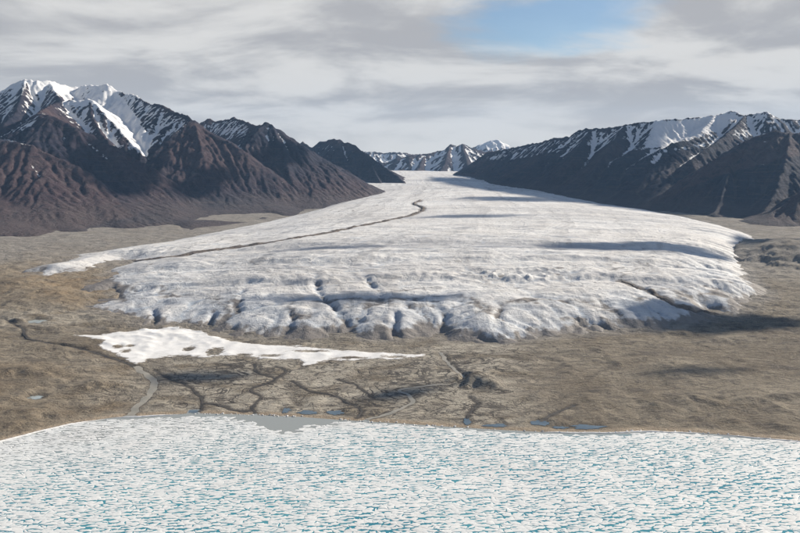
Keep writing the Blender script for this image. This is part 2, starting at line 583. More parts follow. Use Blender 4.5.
# streams: (pixels, half width m, silty?, label)
STREAMS = [
    ([(135, 366), (142, 371), (154, 381), (149, 395), (138, 406), (129, 416)], 7.5, 1, 'wide grey meltwater channel running from the snowfield to the left shore'),
    ([(154, 370), (170, 379), (187, 385), (196, 392), (203, 402), (199, 412)], 2.6, 0, 'narrow dark stream just right of the wide grey channel'),
    ([(255, 363), (257, 372), (275, 379), (250, 389), (261, 396), (253, 406), (255, 415)], 2.6, 0, 'dark hairpin stream zigzagging below the middle of the snowfield'),
    ([(275, 366), (286, 371), (275, 379)], 2.2, 0, 'short dark side stream joining the hairpin stream from the right'),
    ([(203, 403), (217, 404), (232, 409), (246, 411), (253, 409)], 3.2, 0, 'dark shore side stream linking the narrow stream and the hairpin stream'),
    ([(336, 379), (354, 384), (368, 393), (376, 398)], 2.0, 0, 'short dark rill right of centre below the snowfield tip'),
    ([(293, 381), (309, 390), (332, 395), (347, 402), (361, 410), (356, 418)], 2.4, 0, 'long dark stream curving down to the shore in mid plain'),
    ([(441, 352), (447, 362), (458, 372), (466, 380), (455, 384), (437, 384), (415, 387), (399, 390), (410, 396), (413, 402), (401, 408), (386, 414), (368, 419)], 4.5, 1, 'broad grey river bending past the pyramid mound to the lake'),
    ([(4, 319), (21, 327), (26, 337), (45, 342), (60, 345), (85, 350), (112, 358), (135, 366)], 3.0, 0, 'dark stream winding across the brown hills on the left'),
    ([(470, 396), (478, 404), (470, 412), (467, 418)], 2.2, 0, 'small dark rill below the pyramid mound'),
    ([(575, 405), (556, 412), (545, 418), (541, 422)], 3.0, 0, 'dark creek feeding the blue pond from the right'),
]
STREAM_LINES = [densify(floor_line(p), 5.0, 7.0, i * 3.3, 45.0) for i, (p, hw, si, lb) in enumerate(STREAMS)]

# ponds: centre px, half size px, water, label
PONDS = [
    ((540, 422.5), (7, 2.6), 'b', 'round blue pond at the end of the dark creek near the shore'),
    ((585, 426.5), (14, 1.9), 'b', 'longest thin blue pond beside the right shore'),
    ((560, 427), (6, 1.2), 'b', 'tiny blue pond between the round pond and the longest pond'),
    ((467, 421), (3.2, 2.6), 'b', 'small blue pond below the pyramid mound'),
    ((497, 425), (10, 1.3), 'b', 'slim blue pond left of the round pond'),
    ((307, 412), (7, 2.0), 'b', 'left one of two blue ponds behind the ice blocks'),
    ((336, 412), (6, 2.2), 'b', 'right one of two blue ponds behind the ice blocks'),
    ((286, 410), (4, 2.0), 'b', 'small blue pond behind the mouth of the grey open water'),
    ((194, 411), (4, 2.0), 'b', 'small pond beside the narrow dark stream mouth'),
    ((36, 397), (7, 1.6), 'p', 'pale pond on the brown slope near the left edge'),
    ((37, 321), (9, 1.6), 'p', 'pale aqua pond below the ochre moraine on the left'),
]
pond_polys = []
for k, (c, r, kind, lb) in enumerate(PONDS):
    cpt = floor_pt(*c)
    ex = abs(floor_pt(c[0] + r[0], c[1])[0] - cpt[0])
    ey = abs(floor_pt(c[0], c[1] - r[1])[1] - floor_pt(c[0], c[1] + r[1])[1]) / 2
    a = np.linspace(0, 2 * np.pi, 36, endpoint=False)
    rr = 1 + 1.0 * fbm(np.cos(a) * 1.5 + k * 7, np.sin(a) * 1.5, 4, 0.6)
    pond_polys.append((cpt, np.stack([cpt[0] + ex * rr * np.cos(a), cpt[1] + ey * rr * np.sin(a)], -1)))

# glacier outline on the floor
g_px_front = [(25, 271), (34, 279), (60, 276.5), (85, 271), (105, 264.5), (128, 260), (124, 265), (112, 270), (97, 279), (84, 286), (75, 294), (88, 296), (106, 293), (96, 299),
              (83, 306), (86, 312), (97, 317), (112, 320.5), (129, 323), (150, 327), (170, 327), (188, 329), (205, 331), (214, 335), (234, 338), (274, 340), (311, 342),
              (335, 337), (348, 337), (369, 341), (396, 341), (416, 339), (436, 336), (445, 342), (471, 344), (501, 346), (531, 341), (565, 339), (595, 334), (622, 332), (656, 331),
              (698, 326), (742, 314), (773, 297), (761, 285), (749, 277), (740, 264), (748, 251), (757, 240), (745, 234), (725, 228), (700, 222), (660, 214.5), (620, 209),
              (590, 203), (560, 195.5), (545, 190)]
g_px_left = [(368, 196), (340, 204), (315, 211), (280, 219), (240, 227), (200, 235.5), (160, 243), (125, 248), (95, 253.5), (74, 256), (60, 263), (40, 266)]
G_OUT = [tuple(floor_pt(*p)[:2]) for p in g_px_front] + [(2300, 9000), (2600, 13500), (-3500, 13500), (-3000, 8200), (-700, 7500)] + [tuple(floor_pt(*p)[:2]) for p in g_px_left]


def glacier_base(x, y, d):
    return zfloor(x, y) - 1.0 + np.where(d > 0, (22 + 24 * sstep(-900, -450, x)) * (1 - np.exp(-(np.maximum(d, 0) / 120) ** 1.15)) + 46 * (1 - np.exp(-np.maximum(d, 0) / 700)), d * 0.5)


# ground sheet
def spaced(stops):
    """stops: (start, step) ... end ; growing spacing"""
    out = []
    for (a, st), (b, st2) in zip(stops[:-1], stops[1:]):
        v = a
        while v < b - 1e-6:
            out.append(v)
            u = (v - a) / (b - a)
            v += st + (st2 - st) * u
    out.append(stops[-1][0])
    return np.array(out)


gx = np.unique(np.concatenate([-spaced([(0, 6), (1250, 6), (2800, 22), (12000, 600)]), spaced([(0, 6), (1250, 6), (2800, 22), (12000, 600)])]))
gy = spaced([(-3000, 400), (1000, 30), (1440, 5), (2450, 5.5), (3600, 16), (6000, 60), (20000, 700)])
GX, GY = np.meshgrid(gx, gy)
s_ = shore_s(GX, GY)
zf = zfloor(GX, GY)
land = sstep(4, 90, s_)
ppx, ppy = project(GX, np.maximum(GY, 50), zf)
# rolling relief: strong on the right and left plains, weak on the outwash in the middle
mid = np.exp(-((ppx - 300) / 175) ** 2) * sstep(330, 365, ppy)
mid = np.maximum(mid, 0.75 * np.exp(-((ppx - 470) / 70) ** 2) * sstep(335, 350, ppy))
amp = (1 - 0.86 * mid) * land * (1 - 0.75 * sstep(3300, 4300, GY))
wx = GX + 25 * fbm(GX / 130, GY / 130, 3, 0.5, 1.0); wy = GY + 25 * fbm(GX / 130, GY / 130, 3, 0.5, 8.0)
rel = 11 * fbm(wx / 330, wy / 260, 5, 0.5, 2.0) + 13 * (ridged(wx / 150, wy / 95, 4, 0.55, 5.0) - 0.45) + 5.5 * fbm(GX / 34, GY / 24, 4, 0.62, 6.0)
small = 0.8 * fbm(GX / 60, GY / 40, 4, 0.6, 3.0)
ground = zf + amp * rel + land * small


def bump_at(px, py, rx, ry, h, p=1.0):
    c = floor_pt(px, py)
    r = np.sqrt(((GX - c[0]) / rx) ** 2 + ((GY - c[1]) / ry) ** 2)
    r = r * (1 + 0.35 * fbm(GX / 70 + px, GY / 70, 4))
    return h * np.clip(1 - r, 0, 1) ** p


ground += bump_at(476, 382, 100, 85, 30, 1.1)          # the pyramid mound
ground += bump_at(497, 388, 60, 60, 12, 1.2)
ground += bump_at(500, 372, 80, 90, 9, 1.2)
ground += bump_at(785, 254, 330, 420, 62, 0.8)         # rounded hill at the right margin
ground += bump_at(850, 262, 400, 400, 50, 0.8)
ground += bump_at(45, 300, 190, 200, 22, 0.9)          # ochre moraine hills at the left
ground += bump_at(20, 285, 160, 170, 16, 0.9)
ground += bump_at(35, 372, 190, 90, 16, 1.0)
ground += bump_at(95, 385, 160, 70, 12, 1.0)
ground += bump_at(690, 400, 330, 90, 13, 1.0)
# lateral moraine terrace below the left mountains
wet = np.zeros_like(GX); silt = np.zeros_like(GX)
# many small dry runnels on the outwash, drawn by running water over the sheet
yi0 = int(np.searchsorted(gy, 1480)); yi1 = int(np.searchsorted(gy, 2450))
xi0 = int(np.searchsorted(gx, -1240)); xi1 = int(np.searchsorted(gx, 1240))
sub = ground[yi0:yi1, xi0:xi1].copy()
sub2, flow = erode(sub, 5.5, 90000, 9000, 60, 0.28, 0.2, 3.2, 5)
ed = np.minimum(np.minimum(np.arange(sub.shape[0])[:, None], sub.shape[0] - 1 - np.arange(sub.shape[0])[:, None]),
                np.minimum(np.arange(sub.shape[1])[None], sub.shape[1] - 1 - np.arange(sub.shape[1])[None]))
ek = sstep(2, 20, ed) * land[yi0:yi1, xi0:xi1]
ground[yi0:yi1, xi0:xi1] = sub * (1 - ek) + blur(sub2, 1, 1) * ek
fl = np.clip((blur(flow, 1, 1) / flow.mean() - 2.2) / 4.0, 0, 1) * ek
wet[yi0:yi1, xi0:xi1] = np.maximum(wet[yi0:yi1, xi0:xi1], 0.75 * fl * (0.35 + 0.65 * sstep(-0.15, 0.25, fbm(GX / 190, GY / 120, 4, 0.5, 9.0)[yi0:yi1, xi0:xi1])))
near = (GY > 1400) & (GY < 3400) & (np.abs(GX) < 2200)
nX, nY = GX[near], GY[near]
for (p, hw, si, lb), line in zip(STREAMS, STREAM_LINES):
    d, _ = seg_dist(nX, nY, line[::2])
    k = 1 - sstep(hw * 0.8, hw * 2.3 + 5, d)
    g = ground[near]
    ground[near] = g * (1 - k) + (zf[near] - 1.6) * k
    j = d + 9 * fbm(nX / 25, nY / 25, 3)
    wet[near] = np.maximum(wet[near], (1 - sstep(hw * 1.0, hw + 9, j)) * (1.0 if not si else 0.6))
for (c, poly) in pond_polys:
    sd = sdist(nX, nY, poly)
    k = sstep(-16, -1, sd)
    ground[near] = ground[near] * (1 - k) + (c[2] - 1.5) * k
    wet[near] = np.maximum(wet[near], 0.55 * sstep(-12, -2, sd + 6 * fbm(nX / 20, nY / 20, 2)))
wet = np.maximum(wet, 0.8 * sstep(0.12, 0.38, fbm(wx / 90, wy / 38, 4, 0.6, 13.0)) * mid * sstep(8, 30, s_))
silt = np.clip(mid * 1.25 + 0.9 * np.exp(-((ppx - 45) / 65) ** 2 - ((ppy - 320) / 11) ** 2) + 0.7 * np.exp(-((ppx - 460) / 45) ** 2 - ((ppy - 356) / 12) ** 2), 0, 1) * sstep(-0.45, 0.1, fbm(wx / 140, wy / 80, 4, 0.5, 21.0))
braid = np.clip(0.25 * land + mid, 0, 1) * sstep(12, 40, s_) * (1 - sstep(2600, 3000, GY))
beach = sstep(-3, 1, s_) * (1 - sstep(14, 26, s_ + 5 * fbm(GX / 40, GY / 40, 3)))
gedge = sdist(GX, GY, G_OUT)
grey = sstep(3100, 3600, GY) * (GX < 0) + sstep(-60, 10, gedge) * 0.8 + sstep(700, 1000, GX) * sstep(2900, 3400, GY) * 0.8
grey = np.clip(grey + 0.6 * (fbm(wx / 160, wy / 110, 4, 0.5, 31.0) - 0.1) * sstep(2000, 2300, GY), 0, 1)
ochre = np.clip((np.exp(-((ppx - 60) / 55) ** 2 - ((ppy - 287) / 22) ** 2) * 1.4 + 0.5 * (ppx < 130) * sstep(330, 380, ppy)) * (0.6 + fbm(wx / 80, wy / 60, 4, 0.5, 17.0)), 0, 1)
grey = np.clip(grey - ochre, 0, 1)
deep = np.maximum(gedge, 0)
ground = np.where(deep > 60, np.minimum(ground, zf - 6), ground)
under = gedge > 150
kp = ~(under[:-1, :-1] & under[1:, 1:] & under[:-1, 1:] & under[1:, :-1])
o = grid_mesh('ground', GX, GY, ground, kp, M_GROUND, {'wet': wet, 'braid': braid, 'silt': silt, 'beach': beach, 'grey': grey, 'ochre': ochre})
tag(o, 'brown gravel outwash plain and moraine between the lake and the glacier', 'ground', kind='structure')

# ------------------------------------------------------------------ glacier
qx = spaced([(-3600, 60), (-2300, 9), (2000, 9), (3000, 60)])
qy = spaced([(2180, 6.5), (3100, 6.5), (4600, 14), (13400, 75)])
QX, QY = np.meshgrid(qx, qy)
qd = sdist(QX, QY, G_OUT)
warp = fbm(QX / 55, QY / 55, 4, 0.55, 3.0)
qd2 = qd + 7 * warp + 30 * fbm(QX / 210, QY / 210, 3, 0.5, 5.0)
GZ = glacier_base(QX, QY, qd2)
face = sstep(0, 60, qd2) * (1 - sstep(180, 420, qd2))
frontness = sstep(3700, 2900, QY)
# lobes and gullies down the snout
gw = QX + 60 * fbm(QX / 200, QY / 200, 3, 0.5, 7.0) + 0.25 * (QY - 2400)
gul = ridged(gw / 150, QY / 900, 3, 0.5, 2.0)
gul = sstep(0.62, 0.98, gul)
GZ -= 1.0 * gul * face * frontness * (0.5 + sstep(-0.2, 0.3, fbm(QX / 300, QY / 2000, 2, 0.5, 33.0)))
GZ += 15 * fbm(QX / 240, QY / 95, 5, 0.55, 12.0) * sstep(20, 250, qd2) * (0.3 + 0.7 * sstep(5200, 3000, QY))
GZ += 5 * (ridged(QX / 300 + 0.5 * warp, QY / 120, 4, 0.5, 19.0) - 0.5) * sstep(30, 200, qd2) * frontness
GZ += 3.5 * fbm(QX / 60, QY / 38, 4, 0.55, 15.0) * sstep(5, 90, qd2) * (0.35 + 0.65 * frontness)
GZ += 2.0 * fbm(QX / 18, QY / 16, 3, 0.6, 25.0) * frontness
GZ -= 6 * face * frontness * np.clip(ridged(gw / 62 + 0.6 * warp, qd2 / 260, 2, 0.5, 81.0) - 0.62, 0, 1)
# the steps that cross the tongue
for k, yc in enumerate((2900, 3250, 3650)):
    yy = QY - (yc + 90 * fbm(QX / 500, QX * 0 + k * 4.1, 3))
    GZ += (8 + 7 * fbm(QX / 260, QX * 0 + 2.7 * k, 2)) * (np.tanh(yy / 26) - np.tanh(yy / 300))


def glacier_fn(x, y):
    return glacier_base(x, y, sdist(x, y, G_OUT))


def ice_line(pts):
    return np.array([march(px, py, glacier_fn, 2000, 13000) for px, py in pts])


def carve(pts, width, depth, bank=1.0):
    global GZ
    L = densify(ice_line(pts), 15.0, 14.0, pts[0][0], 70.0)
    m = (QX > L[:, 0].min() - 5 * width) & (QX < L[:, 0].max() + 5 * width) & (QY > L[:, 1].min() - 5 * width) & (QY < L[:, 1].max() + 5 * width)
    d, par = seg_dist(QX[m], QY[m], L)
    taper = np.minimum(1, np.minimum(par + 1, len(L) - par) / (0.25 * len(L)))
    GZ[m] -= depth * taper * np.exp(-(d / width) ** 2) * np.clip(0.5 + 0.9 * fbm(QX[m] / 45, QY[m] / 45, 3, 0.5, width * 1.0), 0.1, 1.0)
    return L


CH = [([(316, 272), (320, 290), (332, 305), (345, 318), (352, 333)], 13, 22), ([(205, 331), (209, 322), (214, 312)], 9, 22), ([(150, 326), (156, 316), (152, 308)], 8, 15),
      ([(120, 296), (112, 290), (116, 282)], 12, 13), ([(398, 338), (394, 324), (398, 312)], 12, 22), ([(441, 336), (443, 322), (446, 312)], 10, 19),
      ([(494, 326), (497, 315), (500, 306)], 8, 15), ([(575, 326), (600, 322), (608, 330)], 10, 16), ([(362, 274), (376, 286), (384, 300)], 12, 16),
      ([(560, 340), (580, 322), (565, 312)], 8, 12), ([(245, 282), (240, 298), (236, 312)], 9, 10), ([(500, 343), (488, 338), (478, 335)], 8, 16),
      ([(630, 292), (655, 300), (680, 306)], 9, 12), ([(685, 285), (705, 296), (725, 301)], 9, 10), ([(280, 338), (292, 322), (290, 308)], 8, 9)]
for c in CH:
    carve(*c)
MOR_PX = [(421, 200), (414, 204), (423, 208), (416, 213), (402, 217), (380, 221.5), (350, 228), (315, 235), (280, 241), (240, 247), (200, 252), (165, 257), (140, 260), (124, 263)]
MOR = carve(MOR_PX, 26, 10)
MOR2_PX = [(622, 279), (634, 283), (648, 288), (668, 298), (684, 304), (703, 308), (724, 311)]
MOR2 = carve(MOR2_PX, 26, 14)
GZ -= 45 * np.exp(-(((QX - floor_pt(714, 312)[0]) / 55) ** 2 + ((QY - floor_pt(714, 312)[1] - 40) / 60) ** 2))
# crevasse field
cp_ = floor_pt(505, 292)
cm = np.exp(-((QX - cp_[0] + 0) / 330) ** 2 - ((QY - 2960) / 110) ** 2)
GZ -= 9 * cm * sstep(0.35, 0.8, ridged(QX / 38 + 0.4 * warp, QY / 85, 2, 0.5, 41.0))
GZ = np.where(qd2 < -6, np.minimum(GZ, zfloor(QX, QY) - 5), GZ)
# meltwater runnels worn into the lower tongue
ri = int(np.searchsorted(qy, 4000)); c0 = int(np.searchsorted(qx, -2250)); c1 = int(np.searchsorted(qx, 1950))
gsub = GZ[:ri, c0:c1].copy()
gst = np.flatnonzero((qd2[:ri, c0:c1] > 10).ravel())
ger, gflow = erode(gsub, 8.0, 90000, 9000, 45, 0.10, 0.12, 2.2, 9, gst)
gk = (sstep(2, 12, np.minimum(ri - 1 - np.arange(ri)[:, None], np.minimum(np.arange(c1 - c0), c1 - c0 - 1 - np.arange(c1 - c0))[None]))) * sstep(-5, 5, qd2[:ri, c0:c1])
GZ[:ri, c0:c1] = gsub + 0.16 * (ger - gsub) * gk
gfl = np.zeros_like(GZ); gfl[:ri, c0:c1] = np.clip((gflow / gflow[gflow > 0].mean() - 1.5) / 4, 0, 1) * gk
# coordinates along and across the flow, for the banding of the ice
lm = floor_line([(83, 306), (75, 294), (25, 271), (60, 263), (125, 248), (200, 235.5), (280, 219), (340, 204), (368, 196)])
rm = floor_line([(773, 297), (757, 240), (700, 222), (620, 209), (560, 195.5), (500, 180), (470, 176)])
lo_ = np.interp(QY, lm[:, 1], lm[:, 0]); hi_ = np.interp(QY, rm[:, 1], rm[:, 0])
vv = (QX - lo_) / np.maximum(hi_ - lo_, 300)
f_across = vv * 3000 / 42.0
f_along = (QY + 900 * (vv - 0.5) ** 2 * 2 + 40 * fbm(QX / 300, QY / 300, 3, 0.5, 91.0)) / 42.0
# debris: along the foot, streaks that follow the margin
gl_px, gl_py = project(QX, QY, GZ)
streak = fbm(qd / 55 + 2 * fbm(QX / 400, QY / 400, 2), (QX * 0.3 + QY) / 900, 4, 0.55, 51.0)
dirt = 0.9 * (1 - sstep(6, 52, qd2 + 14 * fbm(QX / 40, QY / 40, 3))) * frontness
vst = fbm(QX / 16, qd2 / 120, 3, 0.6, 37.0)
dirt = np.maximum(dirt, 0.75 * (1 - sstep(25, 105, qd2 + 55 * vst + 30 * fbm(QX / 130, QY / 130, 2, 0.5, 47.0))) * frontness * sstep(-0.5, 0.1, vst + 0.25))
dirt = np.maximum(dirt, 0.62 * (1 - sstep(0, 60, qd2)) * (1 - frontness) * 0.8)
dirt += 0.28 * sstep(-0.1, 0.4, fbm(QX / 330, QY / 90, 5, 0.6, 57.0)) * sstep(0, 60, qd2)
dirt += 0.42 * sstep(0.05, 0.45, streak) * sstep(0, 40, qd2) * (1 - 0.5 * sstep(400, 1200, qd2))
dirt += 0.42 * gul * face * frontness
conc = blur(GZ, 3, 2) - GZ
dirt += 0.30 * sstep(1.5, 5.0, conc) * frontness
for L_, wd, st in ((MOR, 28, 0.75), (MOR2, 20, 0.8)):
    m = (QX > L_[:, 0].min() - 200) & (QX < L_[:, 0].max() + 200) & (QY > L_[:, 1].min() - 200) & (QY < L_[:, 1].max() + 200)
    d, _ = seg_dist(QX[m], QY[m], L_)
    dirt[m] = np.maximum(dirt[m], st * (1 - sstep(wd * 0.4, wd * 1.7, d + 10 * fbm(QX[m] / 50, QY[m] / 50, 3))))
tongue = np.exp(-((gl_px - 98) / 26) ** 2 - ((gl_py - 287) / 11) ** 2)
dirt += 0.35 * tongue
dirt = np.clip(dirt + 0.22 * gfl + 0.12 * frontness * sstep(-0.2, 0.4, fbm(QX / 170, QY / 60, 5, 0.6, 63.0)), 0, 1)
bluish = np.clip(0.5 * gfl + 0.75 * sstep(1.0, 5.0, conc) * frontness + 0.65 * face * frontness * (0.45 + fbm(QX / 120, QY / 90, 3)), 0, 1)  # blue shade of the snout face painted in, besides bluer runnels and hollows
cell = lambda a: np.maximum(np.maximum(a[:-1, :-1], a[1:, 1:]), np.maximum(a[:-1, 1:], a[1:, :-1]))
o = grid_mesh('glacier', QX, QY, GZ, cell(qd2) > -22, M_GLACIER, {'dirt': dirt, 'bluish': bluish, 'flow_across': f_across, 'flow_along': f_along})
tag(o, 'broad white glacier tongue with a gullied dirty snout filling the valley', 'glacier', kind='structure')


def gsample(x, y):
    xi = np.clip(np.searchsorted(qx, x) - 1, 0, len(qx) - 2); yi = np.clip(np.searchsorted(qy, y) - 1, 0, len(qy) - 2)
    u = np.clip((x - qx[xi]) / (qx[xi + 1] - qx[xi]), 0, 1); v = np.clip((y - qy[yi]) / (qy[yi + 1] - qy[yi]), 0, 1)
    return GZ[yi, xi] * (1 - u) * (1 - v) + GZ[yi, xi + 1] * u * (1 - v) + GZ[yi + 1, xi] * (1 - u) * v + GZ[yi + 1, xi + 1] * u * v


def moraine(line, hw0, hw1, hgt, label, seed):
    """a low ragged ridge of rubble lying on the ice"""
    n = len(line)
    tg = np.gradient(line[:, :2], axis=0); tg /= np.hypot(*tg.T)[:, None]
    nr = np.stack([-tg[:, 1], tg[:, 0]], -1)
    cols = np.linspace(-1, 1, 9)
    V = []
    for j, c in enumerate(cols):
        hw = np.linspace(hw0, hw1, n) * (1 + 0.45 * fbm(np.arange(n) / 9.0, np.full(n, 3.0 * (c > 0) + seed), 3))
        hw[0] = hw[-1] = 1.0
        p = line[:, :2] + nr * (c * hw)[:, None]
        z = gsample(p[:, 0], p[:, 1]) + hgt * (1 - c * c) * (0.7 + 0.6 * fbm(p[:, 0] / 14, p[:, 1] / 14, 3)) - 1.6 * (abs(c) > 0.9) + 0.5
        V.append(np.stack([p[:, 0], p[:, 1], z], -1))
    V = np.stack(V, 1)
    idx = np.arange(n * 9).reshape(n, 9)
    f = np.stack([idx[:-1, :-1], idx[1:, :-1], idx[1:, 1:], idx[:-1, 1:]], -1).reshape(-1, 4)[:, ::-1]
    o = mesh_obj('medial_moraine', V.reshape(-1, 3), f, M_MORAINE)
    return tag(o, label, 'moraine', kind='structure')


moraine(densify(MOR[::3], 8, 5.0, 2.0, 40), 9, 26, 7.0, 'long dark moraine line winding down the left half of the glacier', 1.0)
moraine(densify(MOR2[::3], 8, 5.0, 4.0, 40), 7, 13, 4.0, 'short brown debris strip crossing the right edge of the glacier snout', 5.0)

# ------------------------------------------------------------------ snowfield at the foot of the snout
sn_up = [(72, 335), (100, 334.5), (140, 330.5), (170, 328.5), (190, 329), (203, 331.5), (212, 337), (232, 341.5), (272, 345), (312, 347.5), (352, 351), (390, 353), (426, 354.5)]
sn_lo = [(425, 357), (400, 359.5), (380, 359), (352, 361), (332, 360), (303, 366), (298, 360), (268, 359.5), (240, 356.5), (205, 357), (180, 355.5), (165, 357), (146, 360), (136, 365.5), (122, 358), (113, 353), (99, 348), (102, 341), (86, 338)]
SN = np.array([floor_pt(*p)[:2] for p in sn_up + sn_lo])
sx = np.arange(SN[:, 0].min() - 30, SN[:, 0].max() + 30, 4.0); sy = np.arange(SN[:, 1].min() - 30, SN[:, 1].max() + 60, 4.0)
SX, SY = np.meshgrid(sx, sy)
sd = sdist(SX, SY, SN) + 24 * fbm(SX / 70, SY / 26, 5, 0.65, 2.0) - 9 * sstep(0.15, 0.45, fbm(SX / 22, SY / 9, 3, 0.6, 14.0)) * (SY < np.interp(SX, SN[:13, 0], SN[:13, 1]) - 45)
for (px, py, rx, ry) in ((215, 351.5, 20, 34), (189, 349, 13, 16), (118, 347, 11, 12), (126, 351, 9, 10), (131, 346, 7, 9), (244, 355, 14, 10), (310, 351.5, 30, 7), (350, 358, 24, 6), (270, 356, 18, 6), (395, 357, 18, 5)):
    c = floor_pt(px, py)
    r = np.sqrt(((SX - c[0]) / rx) ** 2 + ((SY - c[1]) / ry) ** 2) + 0.7 * fbm(SX / 14, SY / 14, 3, 0.6, px)
    sd = np.minimum(sd, (r - 1) * min(rx, ry))


def ground_at(x, y):
    xi = np.clip(np.searchsorted(gx, x) - 1, 0, len(gx) - 2); yi = np.clip(np.searchsorted(gy, y) - 1, 0, len(gy) - 2)
    u = np.clip((x - gx[xi]) / (gx[xi + 1] - gx[xi]), 0, 1); v = np.clip((y - gy[yi]) / (gy[yi + 1] - gy[yi]), 0, 1)
    return ground[yi, xi] * (1 - u) * (1 - v) + ground[yi, xi + 1] * u * (1 - v) + ground[yi + 1, xi] * (1 - u) * v + ground[yi + 1, xi + 1] * u * v


gz_s = blur(ground_at(SX, SY), 2, 1)
gmax = np.maximum(gz_s, ground_at(SX, SY))
SZ = np.where(sd > 0, gmax + 0.12 + 0.8 * (1 - np.exp(-sd / 8)), gmax + sd * 0.4 - 0.2)
o = grid_mesh('snowfield', SX, SY, SZ, cell(sd) > -2.5, M_SNOWFIELD, {'thin': 1 - sstep(0, 22, sd + 10 * fbm(SX / 30, SY / 12, 3, 0.6, 44.0))})
tag(o, 'flat white snowfield lying along the foot of the glacier snout', 'snowfield', kind='structure')

# ------------------------------------------------------------------ streams and ponds
for (p, hw, si, lb), line in zip(STREAMS, STREAM_LINES):
    n = len(line)
    tg = np.gradient(line[:, :2], axis=0); tg /= (np.hypot(*tg.T)[:, None] + 1e-9)
    nr = np.stack([-tg[:, 1], tg[:, 0]], -1)
    V = []
    for c in (-1, -0.4, 0.4, 1):
        w_ = hw * 1.25 * (1 + 0.9 * fbm(np.arange(n) / 7.0, np.full(n, 5 * np.sign(c) + hw), 3))
        q = line[:, :2] + nr * (c * w_)[:, None]
        V.append(np.stack([q[:, 0], q[:, 1], zfloor(q[:, 0], q[:, 1]) - 1.05], -1))
    V = np.stack(V, 1)
    V[:, :, 2] = V[:, :, 2].mean(axis=1, keepdims=True)
    idx = np.arange(n * 4).reshape(n, 4)
    f = np.stack([idx[:-1, :-1], idx[1:, :-1], idx[1:, 1:], idx[:-1, 1:]], -1).reshape(-1, 4)[:, ::-1]
    o = mesh_obj('stream', V.reshape(-1, 3), f, M_STREAM if si else M_DARKSTREAM)
    tag(o, lb, 'stream', kind='structure')
for (c, r, kind, lb), (cpt, poly) in zip(PONDS, pond_polys):
    n = len(poly)
    V = np.vstack([np.column_stack([cpt[:2][None] + (poly - cpt[:2]) * k, np.full(n, cpt[2] - 0.75)]) for k in (1.15, 0.5)] + [[cpt[0], cpt[1], cpt[2] - 0.75]])
    a = np.arange(n); b = (a + 1) % n
    f = np.vstack([np.stack([a, b, b + n], -1), np.stack([a, b + n, a + n], -1), np.stack([a + n, b + n, np.full(n, 2 * n)], -1)])
    o = mesh_obj('pond', V, f, M_POND if kind == 'b' else M_PALEPOND)
    tag(o, lb, 'pond', kind='structure')

# ------------------------------------------------------------------ lake
lx = np.unique(np.concatenate([np.linspace(-9000, -1000, 20), np.arange(-1000, 1001, 20.0), np.linspace(1000, 9000, 20)]))
ly = np.unique(np.concatenate([np.linspace(-2900, 900, 12), np.arange(900, 1800, 12.0)]))
LX, LY = np.meshgrid(lx, ly)
lpx, lpy = project(LX, np.maximum(LY, 60), 0 * LX)
OPEN_PX = [(232, 414), (232, 417.5), (251, 423), (262, 429), (285, 432.5), (303, 428), (316, 425.5), (330, 423), (352, 421), (340, 416), (280, 412)]
OPEN = np.array([at_z(*p)[:2] for p in OPEN_PX])
osd = sdist(LX, LY, OPEN)
ls = LY - np.interp(LX, SHX, SHY)
lsilt = np.maximum(sstep(-60, 5, osd), sstep(-28, -8, ls) * 0.9)
left = sstep(420, 60, lpx) * sstep(-420, -60, ls)
lsilt = np.clip(np.maximum(lsilt, 0.9 * left) + 0.35 * sstep(-260, -20, ls), 0, 1) * (LY > 900)
o = grid_mesh('lake', LX, LY, LX * 0, cell(ls) < 60, M_LAKE, {'silt': lsilt})
tag(o, 'teal lake water showing between the drifting ice in the foreground', 'lake', kind='structure')

# ------------------------------------------------------------------ ice floes on the lake
DXF, DYF = 15.5, 10.5
cols = np.arange(-1500, 1500, DXF); rows = np.arange(960, 1720, DYF)
seeds = {}
for j, yy in enumerate(rows):
    for i, xx in enumerate(cols):
        if abs(xx) > 0.60 * yy + 480:
            continue
        seeds[(i, j)] = (xx + (0.5 * (j % 2) + random.uniform(-0.6, 0.6)) * DXF, yy + random.uniform(-0.75, 0.75) * DYF)


def clip_poly(poly, mx, my, nx_, ny_):
    out = []
    for k in range(len(poly)):
        ax, ay = poly[k - 1]; bx, by = poly[k]
        da = (ax - mx) * nx_ + (ay - my) * ny_; db = (bx - mx) * nx_ + (by - my) * ny_
        if (da <= 0) != (db <= 0):
            u = da / (da - db)
            out.append((ax + (bx - ax) * u, ay + (by - ay) * u))
        if db <= 0:
            out.append((bx, by))
    return out


ASP = DXF / DYF
cells = []
for (i, j), (cx, cy) in seeds.items():
    poly = [(cx - 40, cy - 40), (cx + 40, cy - 40), (cx + 40, cy + 40), (cx - 40, cy + 40)]
    for dj in (-2, -1, 0, 1, 2):
        for di in (-2, -1, 0, 1, 2):
            q = seeds.get((i + di, j + dj))
            if q is None or (di == 0 and dj == 0):
                continue
            nx_, ny_ = q[0] - cx, (q[1] - cy) * ASP * ASP
            poly = clip_poly(poly, (cx + q[0]) / 2, (cy + q[1]) / 2, nx_, ny_)
            if not poly:
                break
    if len(poly) > 3:
        cells.append((cx, cy, poly))
